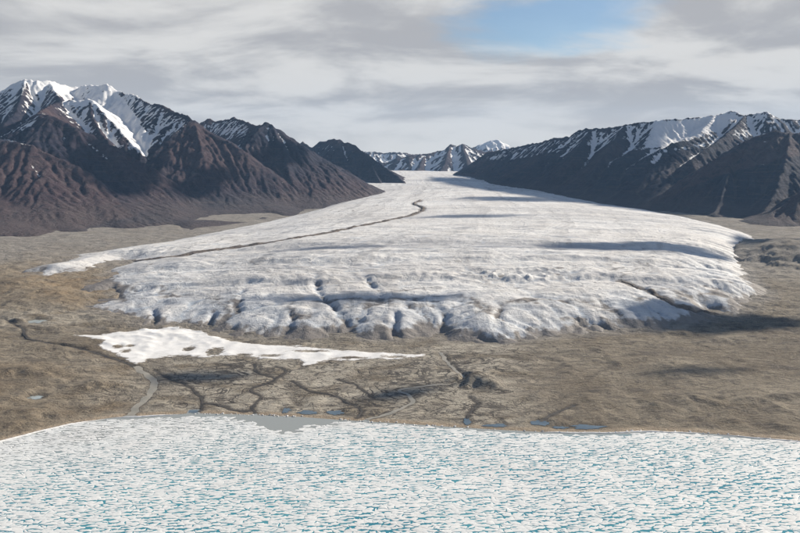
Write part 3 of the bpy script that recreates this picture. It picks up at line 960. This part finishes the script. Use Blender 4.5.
# roughen each outline; the leads between floes vary in width from place to place
pts, own = [], []
for k, (cx, cy, poly) in enumerate(cells):
    for a in range(len(poly)):
        ax, ay = poly[a]; bx, by = poly[(a + 1) % len(poly)]
        m = max(1, int(math.hypot(bx - ax, by - ay) / 3.2))
        for u in range(m):
            pts.append((ax + (bx - ax) * u / m, ay + (by - ay) * u / m)); own.append(k)
pts = np.array(pts); own = np.array(own)
cen = np.array([(c[0], c[1]) for c in cells])
dv = pts - cen[own]
dist = np.hypot(*dv.T)
dirn = (dv @ np.array([-0.22, 0.975])) / dist
side = np.maximum(sstep(0.15, 0.80, dirn), 0.6 * sstep(0.5, 0.95, -dirn))
patch = fbm(pts[:, 0] / 26, pts[:, 1] / 12, 3, 0.55, 61.0)
lead = 4.6 * side * sstep(-0.30, 0.22, patch) * (0.7 + 0.6 * sstep(-0.3, 0.3, fbm(pts[:, 0] / 220, pts[:, 1] / 150, 2, 0.5, 71.0)))
lead *= 1 + 0.7 * fbm(pts[:, 0] / 4, pts[:, 1] / 4, 2, 0.5, 3.0)
lead += 1.6 * sstep(0.22, 0.45, patch) * (1 - side)
for yc, a0, a1 in ((1390, -700, 100), (1322, 200, 900), (1268, -600, -60), (1475, 60, 500)):      # a few long cracks
    lead += 1.1 * np.exp(-((pts[:, 1] - yc - 14 * fbm(pts[:, 0] / 160, pts[:, 0] * 0 + yc, 3)) / 4.0) ** 2) * sstep(a0, a0 + 80, pts[:, 0]) * sstep(a1, a1 - 80, pts[:, 0])
lead = np.where(lead < 0.42, -0.3, lead)
kk = np.clip(1 - lead / dist, 0.3, 1.08)
top = cen[own] + dv * kk[:, None]
loops = [[] for _ in cells]
for q, k in enumerate(own):
    loops[k].append(q)
fs = shore_s(cen[:, 0], cen[:, 1]); fo = sdist(cen[:, 0], cen[:, 1], OPEN)
fpx, fpy = project(cen[:, 0], cen[:, 1], cen[:, 0] * 0)
edge_gap = 7 + 12 * sstep(90, 130, fpx) * sstep(250, 200, fpx) + 9 * sstep(480, 520, fpx) * sstep(660, 620, fpx)
fo = fo + 16 * fbm(cen[:, 0] / 45, cen[:, 1] / 30, 3, 0.5, 19.0)
good = [k for k in range(len(cells)) if fs[k] < -edge_gap[k] and fo[k] < 6 - 22 * random.random() ** 3]
rank = sorted([k for k in good if -6 < fpx[k] < 806 and fpy[k] < 536], key=lambda k: -fpy[k])
single = set(rank[:300])
print('floes', len(good))


def floe_geom(k, origin):
    ids = loops[k]
    n = len(ids)
    t = top[ids]
    c = t.mean(axis=0)
    th = 0.14 + 0.08 * random.random()
    ring0 = np.column_stack([c + (t - c) * 1.0, np.full(n, -0.25)])
    ring1 = np.column_stack([c + (t - c) * 0.985, np.full(n, th * 0.8)])
    ring2 = np.column_stack([c + (t - c) * 0.95, np.full(n, th) + 0.015 * RNG.standard_normal(n)])
    V = np.vstack([ring0, ring1, ring2, [[c[0], c[1], th * 1.05]]]) - np.array([origin[0], origin[1], 0])
    a = np.arange(n); b = (a + 1) % n
    F = np.vstack([np.stack([a, b, b + n], -1), np.stack([a, b + n, a + n], -1), np.stack([a + n, b + n, b + 2 * n], -1), np.stack([a + n, b + 2 * n, a + 2 * n], -1),
                   np.stack([a + 2 * n, b + 2 * n, np.full(n, 3 * n)], -1)])
    return V, F


VV, FF, off = [], [], 0
for k in good:
    if k in single:
        V, F = floe_geom(k, cen[k])
        o = mesh_obj('ice_floe', V, F, M_FLOE, smooth=False)
        o.location = (cen[k][0], cen[k][1], 0)
        tag(o, 'flat white ice floe in the nearest rows along the bottom of the picture', 'ice floe', 'ice floes in the nearest rows')
    else:
        V, F = floe_geom(k, (0, 0))
        VV.append(V); FF.append(F + off); off += len(V)
o = mesh_obj('drifting_ice', np.vstack(VV), np.vstack(FF), M_FLOE, smooth=False)
tag(o, 'field of white drifting ice covering the lake up to the shore', 'drifting ice', kind='stuff')

# ice pushed up along the shore
def shore_ice(pa, pb, width, label, seed):
    xs = np.arange(at_z(pa, 432)[0], at_z(pb, 432)[0], 4.0)
    ys = np.interp(xs, SHX, SHY)
    V = []
    n = len(xs)
    ends = np.minimum(1, np.minimum(np.arange(n), n - 1 - np.arange(n)) / 12.0)
    for c in (-1, -0.7, -0.2, 0.3, 0.7, 1):
        wv = width * (0.55 + 0.9 * np.abs(fbm(xs / 30, xs * 0 + seed + c, 3))) * ends
        z = 0.5 + 1.3 * (1 - c * c) * (0.6 + fbm(xs / 7, xs * 0 + c * 3 + seed, 3)) * ends - 1.2 * (abs(c) == 1)
        V.append(np.stack([xs, ys - 6 * fbm(xs / 60, ys / 400, 3, 0.5, 4.0) - 2 + c * wv, z], -1))
    V = np.stack(V, 1)
    idx = np.arange(n * 6).reshape(n, 6)
    f = np.stack([idx[:-1, :-1], idx[1:, :-1], idx[1:, 1:], idx[:-1, 1:]], -1).reshape(-1, 4)
    o = mesh_obj('shore_ice', V.reshape(-1, 3), f, M_SNOW, smooth=False)
    return tag(o, label, 'shore ice')


shore_ice(-30, 92, 9.0, 'wide white band of ice along the curved left shore', 1.0)
shore_ice(96, 168, 4.5, 'thin white ice edge by the mouth of the wide grey channel', 3.0)
shore_ice(540, 706, 4.0, 'long thin white ice edge along the right half of the shore', 5.0)
shore_ice(715, 830, 3.0, 'broken white ice edge at the far right end of the shore', 7.0)


def ice_block_mesh(seed):
    r = np.random.default_rng(seed)
    import bmesh
    bm = bmesh.new()
    bmesh.ops.create_icosphere(bm, subdivisions=1, radius=1.0)
    for v in bm.verts:
        v.co.x *= r.uniform(0.8, 1.15); v.co.y *= r.uniform(0.7, 1.0); v.co.z *= r.uniform(0.55, 0.85)
    me = bpy.data.meshes.new('ice_block')
    bm.to_mesh(me); bm.free()
    me.materials.append(M_SNOW)
    return me


blocks = [ice_block_mesh(s) for s in range(7)]
spots = [(x + random.uniform(-2, 2), 'left') for x in np.linspace(195, 300, 26)] + [(x + random.uniform(-4, 4), 'mid') for x in np.linspace(338, 470, 24)] + [(x + random.uniform(-5, 5), 'right') for x in np.linspace(480, 800, 34)] + [(x, 'mid') for x in (345, 348, 350, 358, 360)] + [(x, 'left') for x in (272, 274, 276, 283, 285, 287)]
for q, (px, side) in enumerate(spots):
    x = at_z(px, 424)[0]
    for _ in range(3):
        y = np.interp(x, SHX, SHY)
        x = (px - CX) / FPX * (y * CP + CAM_H * SP)
    y = y - 6 * fbm(np.array([x / 60]), np.array([y / 400]), 3, 0.5, 4.0)[0] + random.uniform(-2.5, 4.5)
    o = bpy.data.objects.new('ice_block', blocks[q % 7])
    COL.objects.link(o)
    r = random.uniform(1.0, 2.6)
    zg = max(0.0, float(ground_at(np.array([x]), np.array([y]))[0]))
    o.location = (x, y, zg + r * 0.32)
    o.rotation_euler = (0, 0, random.uniform(0, 6.28))
    o.scale = (r * random.uniform(1.0, 1.7), r * random.uniform(0.8, 1.2), r * random.uniform(0.7, 1.0))
    lb = {'left': 'small white ice block stranded on the shore behind the grey open water', 'mid': 'small white ice block stranded on the shore near the river mouth',
          'right': 'small white ice block stranded on the right half of the shore'}[side]
    tag(o, lb, 'ice block', 'ice blocks on the shore, ' + {'left': 'by the open water', 'mid': 'by the river mouth', 'right': 'right half'}[side])

# ------------------------------------------------------------------ mountains
# ridge lines: (group, slope, [(px, py, distance)...])
LEFT = [
    ('L1', .60, [(-220, 112, 6000), (-120, 122, 5950), (-50, 130, 5950), (0, 135, 5930), (20, 127, 5930), (38, 113, 5980), (50, 114.5, 5930), (75, 127, 5860), (114, 146, 5800), (150, 167, 5740), (189, 191, 5690), (214, 207, 5660)]),
    ('L1', .56, [(-220, 152, 5250), (-120, 149, 5300), (-50, 143, 5400), (0, 140, 5420), (32, 146, 5400), (53, 156, 5380), (86, 171, 5330), (110, 192, 5230), (132, 213, 5120)]),
    ('L1', .60, [(0, 135, 5930), (8, 140, 5700), (0, 140, 5420)]),
    ('L1', .62, [(75, 127, 5860), (92, 155, 5600), (112, 180, 5450), (140, 205, 5300)]),
    ('L1', .60, [(38, 113, 5980), (50, 106, 6450), (62, 101.5, 6900)]),
    ('LB', .66, [(-220, 95, 7900), (-100, 98, 7800), (-40, 97, 7700), (0, 92, 7600), (12, 85, 7600), (25, 79, 7500), (38, 81, 7520), (50, 81, 7600), (62, 85.5, 7900), (80, 87, 8000), (86, 85, 7850), (96, 86, 7750), (107, 84, 7700), (118, 90, 7650), (126, 95, 7550)]),
    ('LB', .72, [(25, 79, 7500), (22, 95, 7150), (16, 112, 6800), (5, 122, 6500)]),
    ('LB', .72, [(50, 81, 7600), (56, 93, 7250), (62, 101.5, 6900)]),
    ('LB', .60, [(62, 101.5, 6900), (76, 99.5, 6880), (90, 99, 6860), (105, 113, 6650), (125, 135, 6400), (141, 153, 6220)]),
    ('LB', .66, [(90, 99, 6860), (92, 115, 6600), (100, 132, 6330), (108, 141, 6150)]),
    ('L2', .62, [(126, 95, 7550), (132, 93.5, 7380), (146, 102, 7150), (164, 106, 6950), (180, 114, 6780), (192, 119, 6650), (205, 129.5, 6600), (222, 138.5, 6520), (242, 150, 6400), (262, 170, 6250), (285, 198, 6080)]),
    ('L2', .66, [(194, 121, 6640), (202, 150, 6250), (208, 175, 5980), (214, 203, 5720)]),
    ('L2', .66, [(192, 120, 6650), (170, 138, 6420), (152, 155, 6230)]),
    ('L2', .70, [(222, 138.5, 6520), (235, 165, 6200), (246, 190, 5950), (252, 206, 5800)]),
    ('L3', .60, [(190, 128, 8400), (199, 125, 8300), (206, 119, 8250), (220, 121, 8200), (234, 117.5, 8100), (250, 124, 7800), (258, 126, 7400), (266, 123, 7080)]),
    ('L3', .66, [(266, 123, 7080), (258, 130, 6950), (248, 143, 6800), (244, 150, 6650)]),
    ('L3', .64, [(266, 123, 7080), (277, 128, 7070), (297, 142, 7050), (312, 155, 7020), (320, 162, 7000), (336, 173, 6990), (352, 183, 6980), (368, 194, 6990)]),
    ('L3', .68, [(272, 125, 7075), (283, 150, 6700), (290, 175, 6370), (297, 198, 6130)]),
    ('L3', .70, [(300, 145, 7045), (310, 165, 6740), (320, 185, 6520), (330, 200, 6380)]),
    ('L3', .70, [(328, 168, 6995), (340, 184, 6750), (350, 196, 6620)]),
    ('L4', .62, [(270, 150, 9900), (295, 149, 9500), (302, 142, 9300), (313, 148, 9100), (320, 142, 9000), (339, 139, 8850), (352, 144, 8750), (375, 160, 8450), (394, 173, 8150), (411, 186.5, 7830)]),
    ('L4', .66, [(339, 139, 8850), (345, 160, 8450), (352, 180, 8120)]),
    ('L4', .70, [(364, 152, 8600), (374, 170, 8250), (382, 184, 7950)]),
]
RIGHT = [
    ('R1', .58, [(456, 174.5, 9900), (466, 168, 9850), (480, 159, 9800), (489, 152, 9700), (510, 149, 9300), (528, 144, 8900), (540, 143, 8700), (555, 138, 8500), (570, 136, 8300), (580, 130, 8150), (592, 127, 8000), (605, 129, 7900), (626, 124, 7800), (656, 121, 7700),
                 (690, 118.5, 7750), (716, 115, 7700), (731, 111, 7600), (746, 115, 7500), (767, 112, 7400), (773, 118, 7400), (788, 120, 7300), (800, 119, 7300), (860, 113, 7300), (980, 105, 7200)]),
    ('R1', .62, [(489, 152, 9700), (490, 162, 9500), (487, 174, 9350)]),
    ('R1', .64, [(528, 144, 8900), (521, 160, 8550), (513, 177, 8350)]),
    ('R1', .64, [(555, 138, 8500), (545, 160, 8000), (536, 182, 7750)]),
    ('R1', .64, [(592, 127, 8000), (576, 152, 7450), (562, 180, 7080), (556, 191, 7050)]),
    ('R1', .64, [(626, 124, 7800), (606, 152, 7050), (590, 180, 6620), (580, 198, 6480)]),
    ('R1', .45, [(656, 121, 7700), (652, 140, 7250), (630, 152, 6950), (612, 180, 6450), (602, 200, 6250)]),
    ('R1', .40, [(716, 115, 7700), (700, 133, 7250), (670, 145, 6950), (645, 158, 6750)]),
    ('R1', .64, [(746, 115, 7500), (735, 128, 7100), (715, 143, 6750), (690, 160, 6450)]),
    ('R2', .62, [(1000, 118, 6000), (900, 124, 6050), (840, 131, 6080), (800, 134, 6080), (776, 131, 6120), (752, 138, 6120), (730, 150, 6060), (710, 163, 6010), (690, 177, 5970), (660, 194, 5930), (632, 208, 5960)]),
    ('R2', .66, [(790, 132, 6100), (786, 160, 5720), (776, 190, 5400), (765, 214, 5180)]),
    ('R2', .60, [(1000, 150, 5500), (900, 158, 5450), (840, 172, 5300), (800, 192, 5180), (772, 217, 5060)]),
    ('R2', .70, [(730, 150, 6060), (728, 175, 5750), (720, 200, 5480), (715, 214, 5350)]),
    ('R2', .70, [(690, 177, 5970), (684, 195, 5750), (676, 208, 5640)]),
]
FAR = [
    ('F2', .50, [(360, 168, 11500), (387, 162, 11800), (399, 158, 11800), (411, 155, 11800), (430, 153, 11900), (441, 150, 12000), (450, 145, 12000), (456, 146, 12000), (462, 143.5, 12000), (471, 148, 12000), (484, 152, 12200), (505, 150, 12600), (540, 160, 13000)]),
    ('F2', .60, [(450, 145, 12000), (446, 160, 11400), (440, 171, 11050)]),
    ('F2', .60, [(462, 143.5, 12000), (466, 158, 11450), (470, 171, 11000)]),
    ('F2', .60, [(425, 153.5, 11880), (420, 165, 11400), (415, 172, 11150)]),
    ('F1', .48, [(250, 150, 15500), (340, 152, 15000), (375, 151.5, 15000), (386, 153, 15000), (398, 152, 15000), (420, 155, 15400), (450, 158, 15800)]),
    ('F3', .52, [(455, 153, 16200), (475, 147, 16000), (486, 142, 16000), (492, 139.5, 16000), (498, 140, 16000), (504, 143, 16000), (512, 148, 16200), (540, 152, 16500)]),
]


def massif(x0, x1, y0, y1, cellsize, ridges, drops, seed, r1=20, r2=16, apron=80.0):
    x = np.arange(x0, x1, cellsize); y = np.arange(y0, y1, cellsize)
    X, Y = np.meshgrid(x, y)
    base = zfloor(X, Y) + 30 * sstep(0, 1, 0 * X)
    wxm = X + 70 * fbm(X / 420, Y / 420, 4, 0.5, seed) + 16 * fbm(X / 90, Y / 90, 3, 0.5, seed + 2)
    wym = Y + 70 * fbm(X / 420, Y / 420, 4, 0.5, seed + 5) + 16 * fbm(X / 90, Y / 90, 3, 0.5, seed + 7)
    groups = []
    for g, _, _ in ridges:
        if g not in groups:
            groups.append(g)
    hg = {g: np.full(X.shape, -1e4) for g in groups}
    crest = np.full(X.shape, 1e4)
    for g, sl, pts in ridges:
        P = np.array([at_y(*p) for p in pts])
        # warp only away from the ridge, so the skyline stays put
        for i in range(len(P) - 1):
            a, b = P[i], P[i + 1]
            reach = max(a[2], b[2]) / sl + 100
            m0 = max(0, int((min(a[0], b[0]) - reach - x0) / cellsize)); m1 = min(len(x), int((max(a[0], b[0]) + reach - x0) / cellsize) + 1)
            n0 = max(0, int((min(a[1], b[1]) - reach - y0) / cellsize)); n1 = min(len(y), int((max(a[1], b[1]) + reach - y0) / cellsize) + 1)
            if m0 >= m1 or n0 >= n1:
                continue
            Xs, Ys = X[n0:n1, m0:m1], Y[n0:n1, m0:m1]
            d = b - a
            L = d[0] ** 2 + d[1] ** 2

            def dd(xx, yy):
                t = np.clip(((xx - a[0]) * d[0] + (yy - a[1]) * d[1]) / L, 0, 1)
                return t, np.hypot(xx - a[0] - t * d[0], yy - a[1] - t * d[1])
            _, e0 = dd(Xs, Ys)
            crest[n0:n1, m0:m1] = np.minimum(crest[n0:n1, m0:m1], e0)
            k = sstep(20, 350, e0)
            t, e = dd(Xs + (wxm[n0:n1, m0:m1] - Xs) * k, Ys + (wym[n0:n1, m0:m1] - Ys) * k)
            # steep below the crest, easing towards the foot
            prof = sl * e * (1.12 - 0.00016 * np.minimum(e, 1500))
            hh = a[2] + t * d[2] - prof
            hg[g][n0:n1, m0:m1] = np.maximum(hg[g][n0:n1, m0:m1], hh)
    stack = np.stack([hg[g] for g in groups])
    who = np.argmax(stack, 0)
    Z = stack.max(0)
    ka = apron * (0.75 + 0.5 * sstep(-0.3, 0.3, fbm(X / 500, Y / 500, 2, 0.5, seed + 60)))
    ka = ka * (1 - 0.7 * sstep(4900, 6100, Y))
    ab = (Z - base) / ka
    Z = base + ka * np.where(ab > 20, ab, np.log1p(np.exp(np.minimum(ab, 20)))) - 8
    Z = Z - 26 * (1 - sstep(1.5, 22, Z - base + 8))
    rise = np.clip((Z - base) / 250, 0, 1)
    Z = Z + rise * (r1 * (ridged(wxm / 260, wym / 260, 4, 0.5, seed + 20) - 0.6) + r2 * fbm(X / 110, Y / 110, 5, 0.55, seed + 30))
    Z = Z + rise * np.exp(-crest / 60) * (30 * (ridged(X / 95, Y / 95, 3, 0.6, seed + 70) - 0.62) + 8)
    floor_ = base - 48
    Z = np.maximum(Z, floor_)
    st = np.flatnonzero(((Z - base) > 25).ravel())
    Z0 = Z.copy()
    Z, flow = erode(Z, cellsize, drops, 9000, 60, 0.11, 0.2, 2.2, int(seed) + 1, st)
    Z = Z0 + 0.5 * (Z - Z0)
    Z = 0.6 * Z + 0.4 * blur(Z, 1, 1)
    Z = Z + rise * (11.0 * (ridged(X / 120, Y / 120, 3, 0.55, seed + 50) - 0.55) + 7.0 * (ridged(X / 60, Y / 60, 3, 0.6, seed + 40) - 0.5) + 2.5 * fbm(X / 26, Y / 26, 2, 0.6, seed + 44))
    return X, Y, Z, base, who, groups, flow, Z0


def polymask(px, py, polys):
    m = np.zeros(px.shape)
    for p in polys:
        d = sdist(px, py, p)
        m = np.maximum(m, sstep(-2.0, 2.0, d))
    return m


LABELS = {
    'L1': 'dark brown near mountain at the left edge with a streak of snow',
    'LB': 'highest snowy peaks at the left with a white saddle and bowl',
    'L2': 'brown pyramid shaped mountain right of the bright snow bowl',
    'L3': 'dark striped mountain left of the glacier bend with long right slope',
    'L4': 'dark blue pointed mountain ending in a low spur on the glacier',
    'R1': 'long snow capped mountain range along the right side of the glacier',
    'R2': 'nearest dark mountain at the right edge with sunlit brown spurs',
    'F2': 'distant streaked snowy mountain closing the head of the valley',
    'F1': 'pale far snowy ridge left of the valley head mountain',
    'F3': 'farthest pale peak showing above the right range near the valley head',
}


def build(data, thr, conc_k, snow_px=None, bare_px=None, brown_px=None, span=220.0, xlim=0.60):
    X, Y, Z, base, who, groups, flow, Z0 = data
    px, py = project(X, Y, Z)
    conc = np.clip((blur(Z, 2, 2) - Z) / 4.0, -0.8, 1.5) + np.clip((blur(Z, 6, 2) - Z) / 14.0, -0.5, 1.5)
    cs = X[0, 1] - X[0, 0]
    gyy, gxx = np.gradient(blur(Z, 1, 1), cs)
    slope = np.hypot(gxx, gyy)
    n = fbm(X / 260, Y / 260, 5, 0.6, 77.0)
    fn = np.clip((blur(flow, 1, 1) / flow[flow > 0].mean() - 0.8) / 3.0, 0, 1.2)
    T = np.zeros(X.shape)
    for i, g in enumerate(groups):
        T = np.where(who == i, thr[g], T)
    raw = (Z - T) / span + conc_k * conc + 0.35 * fn + 0.5 * n - 0.9 * np.clip(slope - 0.72, 0, 1)
    snow = sstep(-0.1, 1.1, raw)
    for grp, polys, val in (snow_px or []):
        gi = np.isin(who, [groups.index(q) for q in grp])
        m = polymask(px + 3 * fbm(X / 70, Y / 70, 3), py + 2 * fbm(X / 60, Y / 60, 3, 0.5, 9), polys) * gi
        snow = np.maximum(snow, m * (val + 0.25 * conc))
    for grp, polys, val in (bare_px or []):
        gi = np.isin(who, [groups.index(q) for q in grp])
        snow = snow * (1 - polymask(px, py, polys) * gi * val)
    snow = np.clip(snow, 0, 1.4)
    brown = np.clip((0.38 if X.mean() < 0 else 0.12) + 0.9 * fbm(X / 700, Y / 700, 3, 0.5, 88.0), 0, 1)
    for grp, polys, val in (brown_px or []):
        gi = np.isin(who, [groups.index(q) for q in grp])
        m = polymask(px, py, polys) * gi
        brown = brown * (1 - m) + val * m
    scree = np.clip((1 - sstep(20, 150, Z - base)) * 0.9 + 0.5 * sstep(0.6, 1.0, fn) * sstep(0.1, 0.6, conc), 0, 1)
    ok = (cell(Z - base) > -26) & (np.abs(X[:-1, :-1]) < xlim * Y[:-1, :-1] + 500)
    for i, g in enumerate(groups):
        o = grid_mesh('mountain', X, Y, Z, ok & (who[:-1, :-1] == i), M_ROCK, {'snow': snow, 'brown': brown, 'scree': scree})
        tag(o, LABELS[g], 'mountain', kind='structure')


dl = massif(-5200, 420, 3950, 9900, 10.0, LEFT, 180000, 1.0, apron=95.0)
build(dl, {'L1': 880, 'LB': 900, 'L2': 820, 'L3': 770, 'L4': 700}, 0.42,
      snow_px=[(('LB', 'L2'), [[(48, 82), (64, 87), (80, 88), (84, 95), (66, 100), (54, 92)], [(84, 97), (92, 90), (112, 92), (124, 99), (140, 122), (152, 140), (146, 157), (138, 152), (118, 130), (104, 114)],
                                [(60, 102), (78, 99), (90, 100), (86, 106), (66, 106), (50, 110)]], 1.35),
               (('LB',), [[(0, 98), (26, 84), (48, 84), (54, 98), (34, 112), (0, 118)]], 0.42),
               (('LB', 'L1'), [[(48, 105), (64, 101), (92, 99), (142, 153), (112, 146), (76, 124)]], 0.46),
               (('L1',), [[(0, 128), (20, 122), (36, 108), (50, 110), (44, 118), (20, 132), (0, 138)]], 0.50),
               (('L1',), [[(17, 151), (21, 154), (44, 178), (42, 180)], [(76, 134), (80, 136), (110, 160), (107, 160)], [(3, 140), (34, 144), (34, 146), (3, 142.5)], [(40, 150), (50, 154), (48, 156), (39, 152)]], 0.75),
               (('L3',), [[(198, 124), (250, 122), (246, 140), (226, 136)]], 0.55),
               (('L2',), [[(140, 102), (180, 116), (192, 122), (176, 134), (150, 150), (146, 130)]], 0.50)],
      bare_px=[(('L2',), [[(194, 124), (300, 200), (230, 215), (150, 158), (172, 140)]], 0.75), (('L3',), [[(262, 140), (300, 146), (370, 196), (280, 210), (246, 160)]], 0.55), (('L1',), [[(0, 148), (50, 122), (120, 152), (220, 212), (0, 250)]], 0.35)],
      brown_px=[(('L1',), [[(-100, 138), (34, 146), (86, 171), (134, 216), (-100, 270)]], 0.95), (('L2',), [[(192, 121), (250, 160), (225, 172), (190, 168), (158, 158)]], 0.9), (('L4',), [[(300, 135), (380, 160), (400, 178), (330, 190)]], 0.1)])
dr = massif(420, 5900, 4400, 10300, 11.0, RIGHT, 160000, 2.0, apron=62.0)
build(dr, {'R1': 700, 'R2': 800}, 0.40,
      snow_px=[(('R1',), [[(654, 121), (690, 119), (730, 112), (738, 118), (722, 130), (690, 140), (655, 148), (632, 150), (644, 146)]], 1.1),
               (('R1',), [[(735, 113), (770, 112), (800, 119), (860, 113), (860, 136), (796, 134), (770, 130), (740, 140), (726, 134)]], 0.55),
               (('R1',), [[(480, 160), (510, 148), (555, 137), (592, 126), (630, 123), (656, 120), (646, 136), (600, 146), (560, 152), (510, 160)]], 0.42),
               (('R1',), [[(662, 152), (690, 145), (722, 141), (716, 145), (690, 149)], [(650, 150), (672, 145), (668, 150), (655, 163), (650, 164)]], 0.65)],
      bare_px=[(('R2',), [[(700, 130), (1000, 110), (1000, 250), (600, 230)]], 0.8)],
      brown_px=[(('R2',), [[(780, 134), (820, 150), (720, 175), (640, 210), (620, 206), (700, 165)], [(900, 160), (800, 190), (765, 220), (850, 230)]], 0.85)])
df = massif(-3100, 3100, 10300, 17400, 17.0, FAR, 90000, 3.0, 40, 30, apron=40.0)
build(df, {'F2': 390, 'F1': 250, 'F3': 250}, 0.55, span=300.0, xlim=0.3)

# ------------------------------------------------------------------ clouds above, which shade parts of the valley
def mat_cloud():
    m, t = material('cloud_vapour')
    v = t.n('ShaderNodeVolumePrincipled', Density=0.06, Anisotropy=0.3)
    t.set(v.inputs['Color'], (0.97, 0.97, 0.97))
    t.n('ShaderNodeOutputMaterial', Volume=v.outputs[0])
    return m


M_CLOUD = mat_cloud()
import bmesh


def cloud(target, alt, rx, ry, rz, rot, label, seed):
    """a ragged sheet of cloud standing up-sun of the place that it shades"""
    k = (alt - target[2]) / SUN_DIR[2]
    c = np.asarray(target) + SUN_DIR * k
    nx_ = int(np.clip(rx / 9, 24, 110)); ny_ = int(np.clip(ry / 6, 24, 110))
    U, V = np.meshgrid(np.linspace(-1.5, 1.5, nx_), np.linspace(-1.5, 1.5, ny_))
    X, Y = U * rx, V * ry
    th = 1 - U ** 2 - V ** 2 + 1.3 * fbm(X / 170 + seed * 5, Y / 60 + seed, 5, 0.6)
    th *= sstep(1.5, 1.2, np.maximum(np.abs(U), np.abs(V)))
    th = rz * np.clip(th, 0, 1.1) ** 0.7
    cs_, sn_ = math.cos(rot), math.sin(rot)
    P = np.stack([c[0] + X * cs_ - Y * sn_, c[1] + X * sn_ + Y * cs_, c[2] + th], -1)
    Q = P.copy(); Q[..., 2] = c[2] - 0.35 * th
    idx = np.arange(nx_ * ny_).reshape(ny_, nx_)
    keep = np.maximum(np.maximum(th[:-1, :-1], th[1:, 1:]), np.maximum(th[:-1, 1:], th[1:, :-1])) > 0
    f = np.stack([idx[:-1, :-1], idx[:-1, 1:], idx[1:, 1:], idx[1:, :-1]], -1)[keep]
    rim = th.ravel() <= 0
    g = f + nx_ * ny_
    g = np.where(rim[f], f, g)[:, ::-1]          # the two sides share the rim
    ff = np.vstack([f, g])
    used = np.unique(ff)
    rm_ = np.full(2 * nx_ * ny_, -1, np.int64); rm_[used] = np.arange(len(used))
    o = mesh_obj('cloud', np.vstack([P.reshape(-1, 3), Q.reshape(-1, 3)])[used], rm_[ff], M_CLOUD)
    return tag(o, label, 'cloud', kind='stuff')


def ice_pt(px, py):
    return march(px, py, glacier_fn, 2000, 13000)


CLOUDS = [
    (ice_pt(665, 248), 2600, 400, 105, 50, 0.02, 'thin cloud above the right half of the glacier'),
    (ice_pt(575, 246), 2600, 230, 60, 28, 0.0, 'narrow cloud above the middle of the lower glacier'),
    (ice_pt(470, 216), 2800, 380, 90, 12, 0.05, 'long thin cloud above the upper glacier'),
    (ice_pt(520, 199), 2800, 520, 200, 20, 0.05, 'wide thin cloud above the glacier bend'),
    (ice_pt(335, 247), 2700, 260, 45, 12, 0.0, 'faint cloud above the moraine line'),
    (floor_pt(715, 322), 2600, 300, 105, 80, -0.05, 'dense cloud above the right end of the snout'),
    (floor_pt(785, 248), 2650, 260, 300, 90, 0.0, 'dense cloud above the rounded hill'),
    (floor_pt(205, 375), 2600, 125, 30, 60, 0.0, 'small cloud above the snowfield end of the plain'),
    (floor_pt(408, 391), 2600, 72, 26, 60, 0.0, 'small cloud above the river bend'),
    (floor_pt(700, 372), 2600, 140, 15, 40, 0.0, 'sliver of cloud above the right plain'),
    (floor_pt(330, 318), 2600, 400, 45, 40, 0.0, 'low thin cloud above the middle of the snout'),
    (np.array([1500.0, 7300.0, 450.0]), 4200, 2000, 430, 110, -1.17, 'long dense cloud added to darken the right range'),  # unseen cloud, added to keep the right slopes in shade
    (at_y(110, 172, 5600), 3600, 560, 260, 100, -0.1, 'dense cloud above the near left mountain'),
    (at_y(213, 178, 5900), 3600, 190, 200, 90, 0.0, 'small dense cloud above the brown pyramid mountain'),
    (at_y(345, 165, 8450), 4200, 420, 520, 100, 0.0, 'dense cloud above the dark pointed mountain'),
    (at_y(270, 165, 6650), 3700, 240, 170, 90, 0.0, 'small dense cloud above the striped mountain'),
]
for q, (tg_, alt, rx, ry, rz, rot, lb) in enumerate(CLOUDS):
    cloud(tg_, alt, rx, ry, rz, rot, lb, q * 3.1)

# ------------------------------------------------------------------ haze
bm = bmesh.new()
bmesh.ops.create_cube(bm, size=1.0)
me = bpy.data.meshes.new('haze')
bm.to_mesh(me); bm.free()
m, t = material('haze_air')
v = t.n('ShaderNodeVolumePrincipled', Density=1.5e-5, Anisotropy=0.1)
t.set(v.inputs['Color'], (0.38, 0.63, 1.0))
t.n('ShaderNodeOutputMaterial', Volume=v.outputs[0])
me.materials.append(m)
o = bpy.data.objects.new('haze', me)
COL.objects.link(o)
z0, z1 = -14.0, 1650.0
o.location = (0, 8550, (z0 + z1) / 2)
o.scale = (24600, 23900, z1 - z0)
tag(o, 'thin bluish air filling the whole valley', 'haze', kind='stuff')
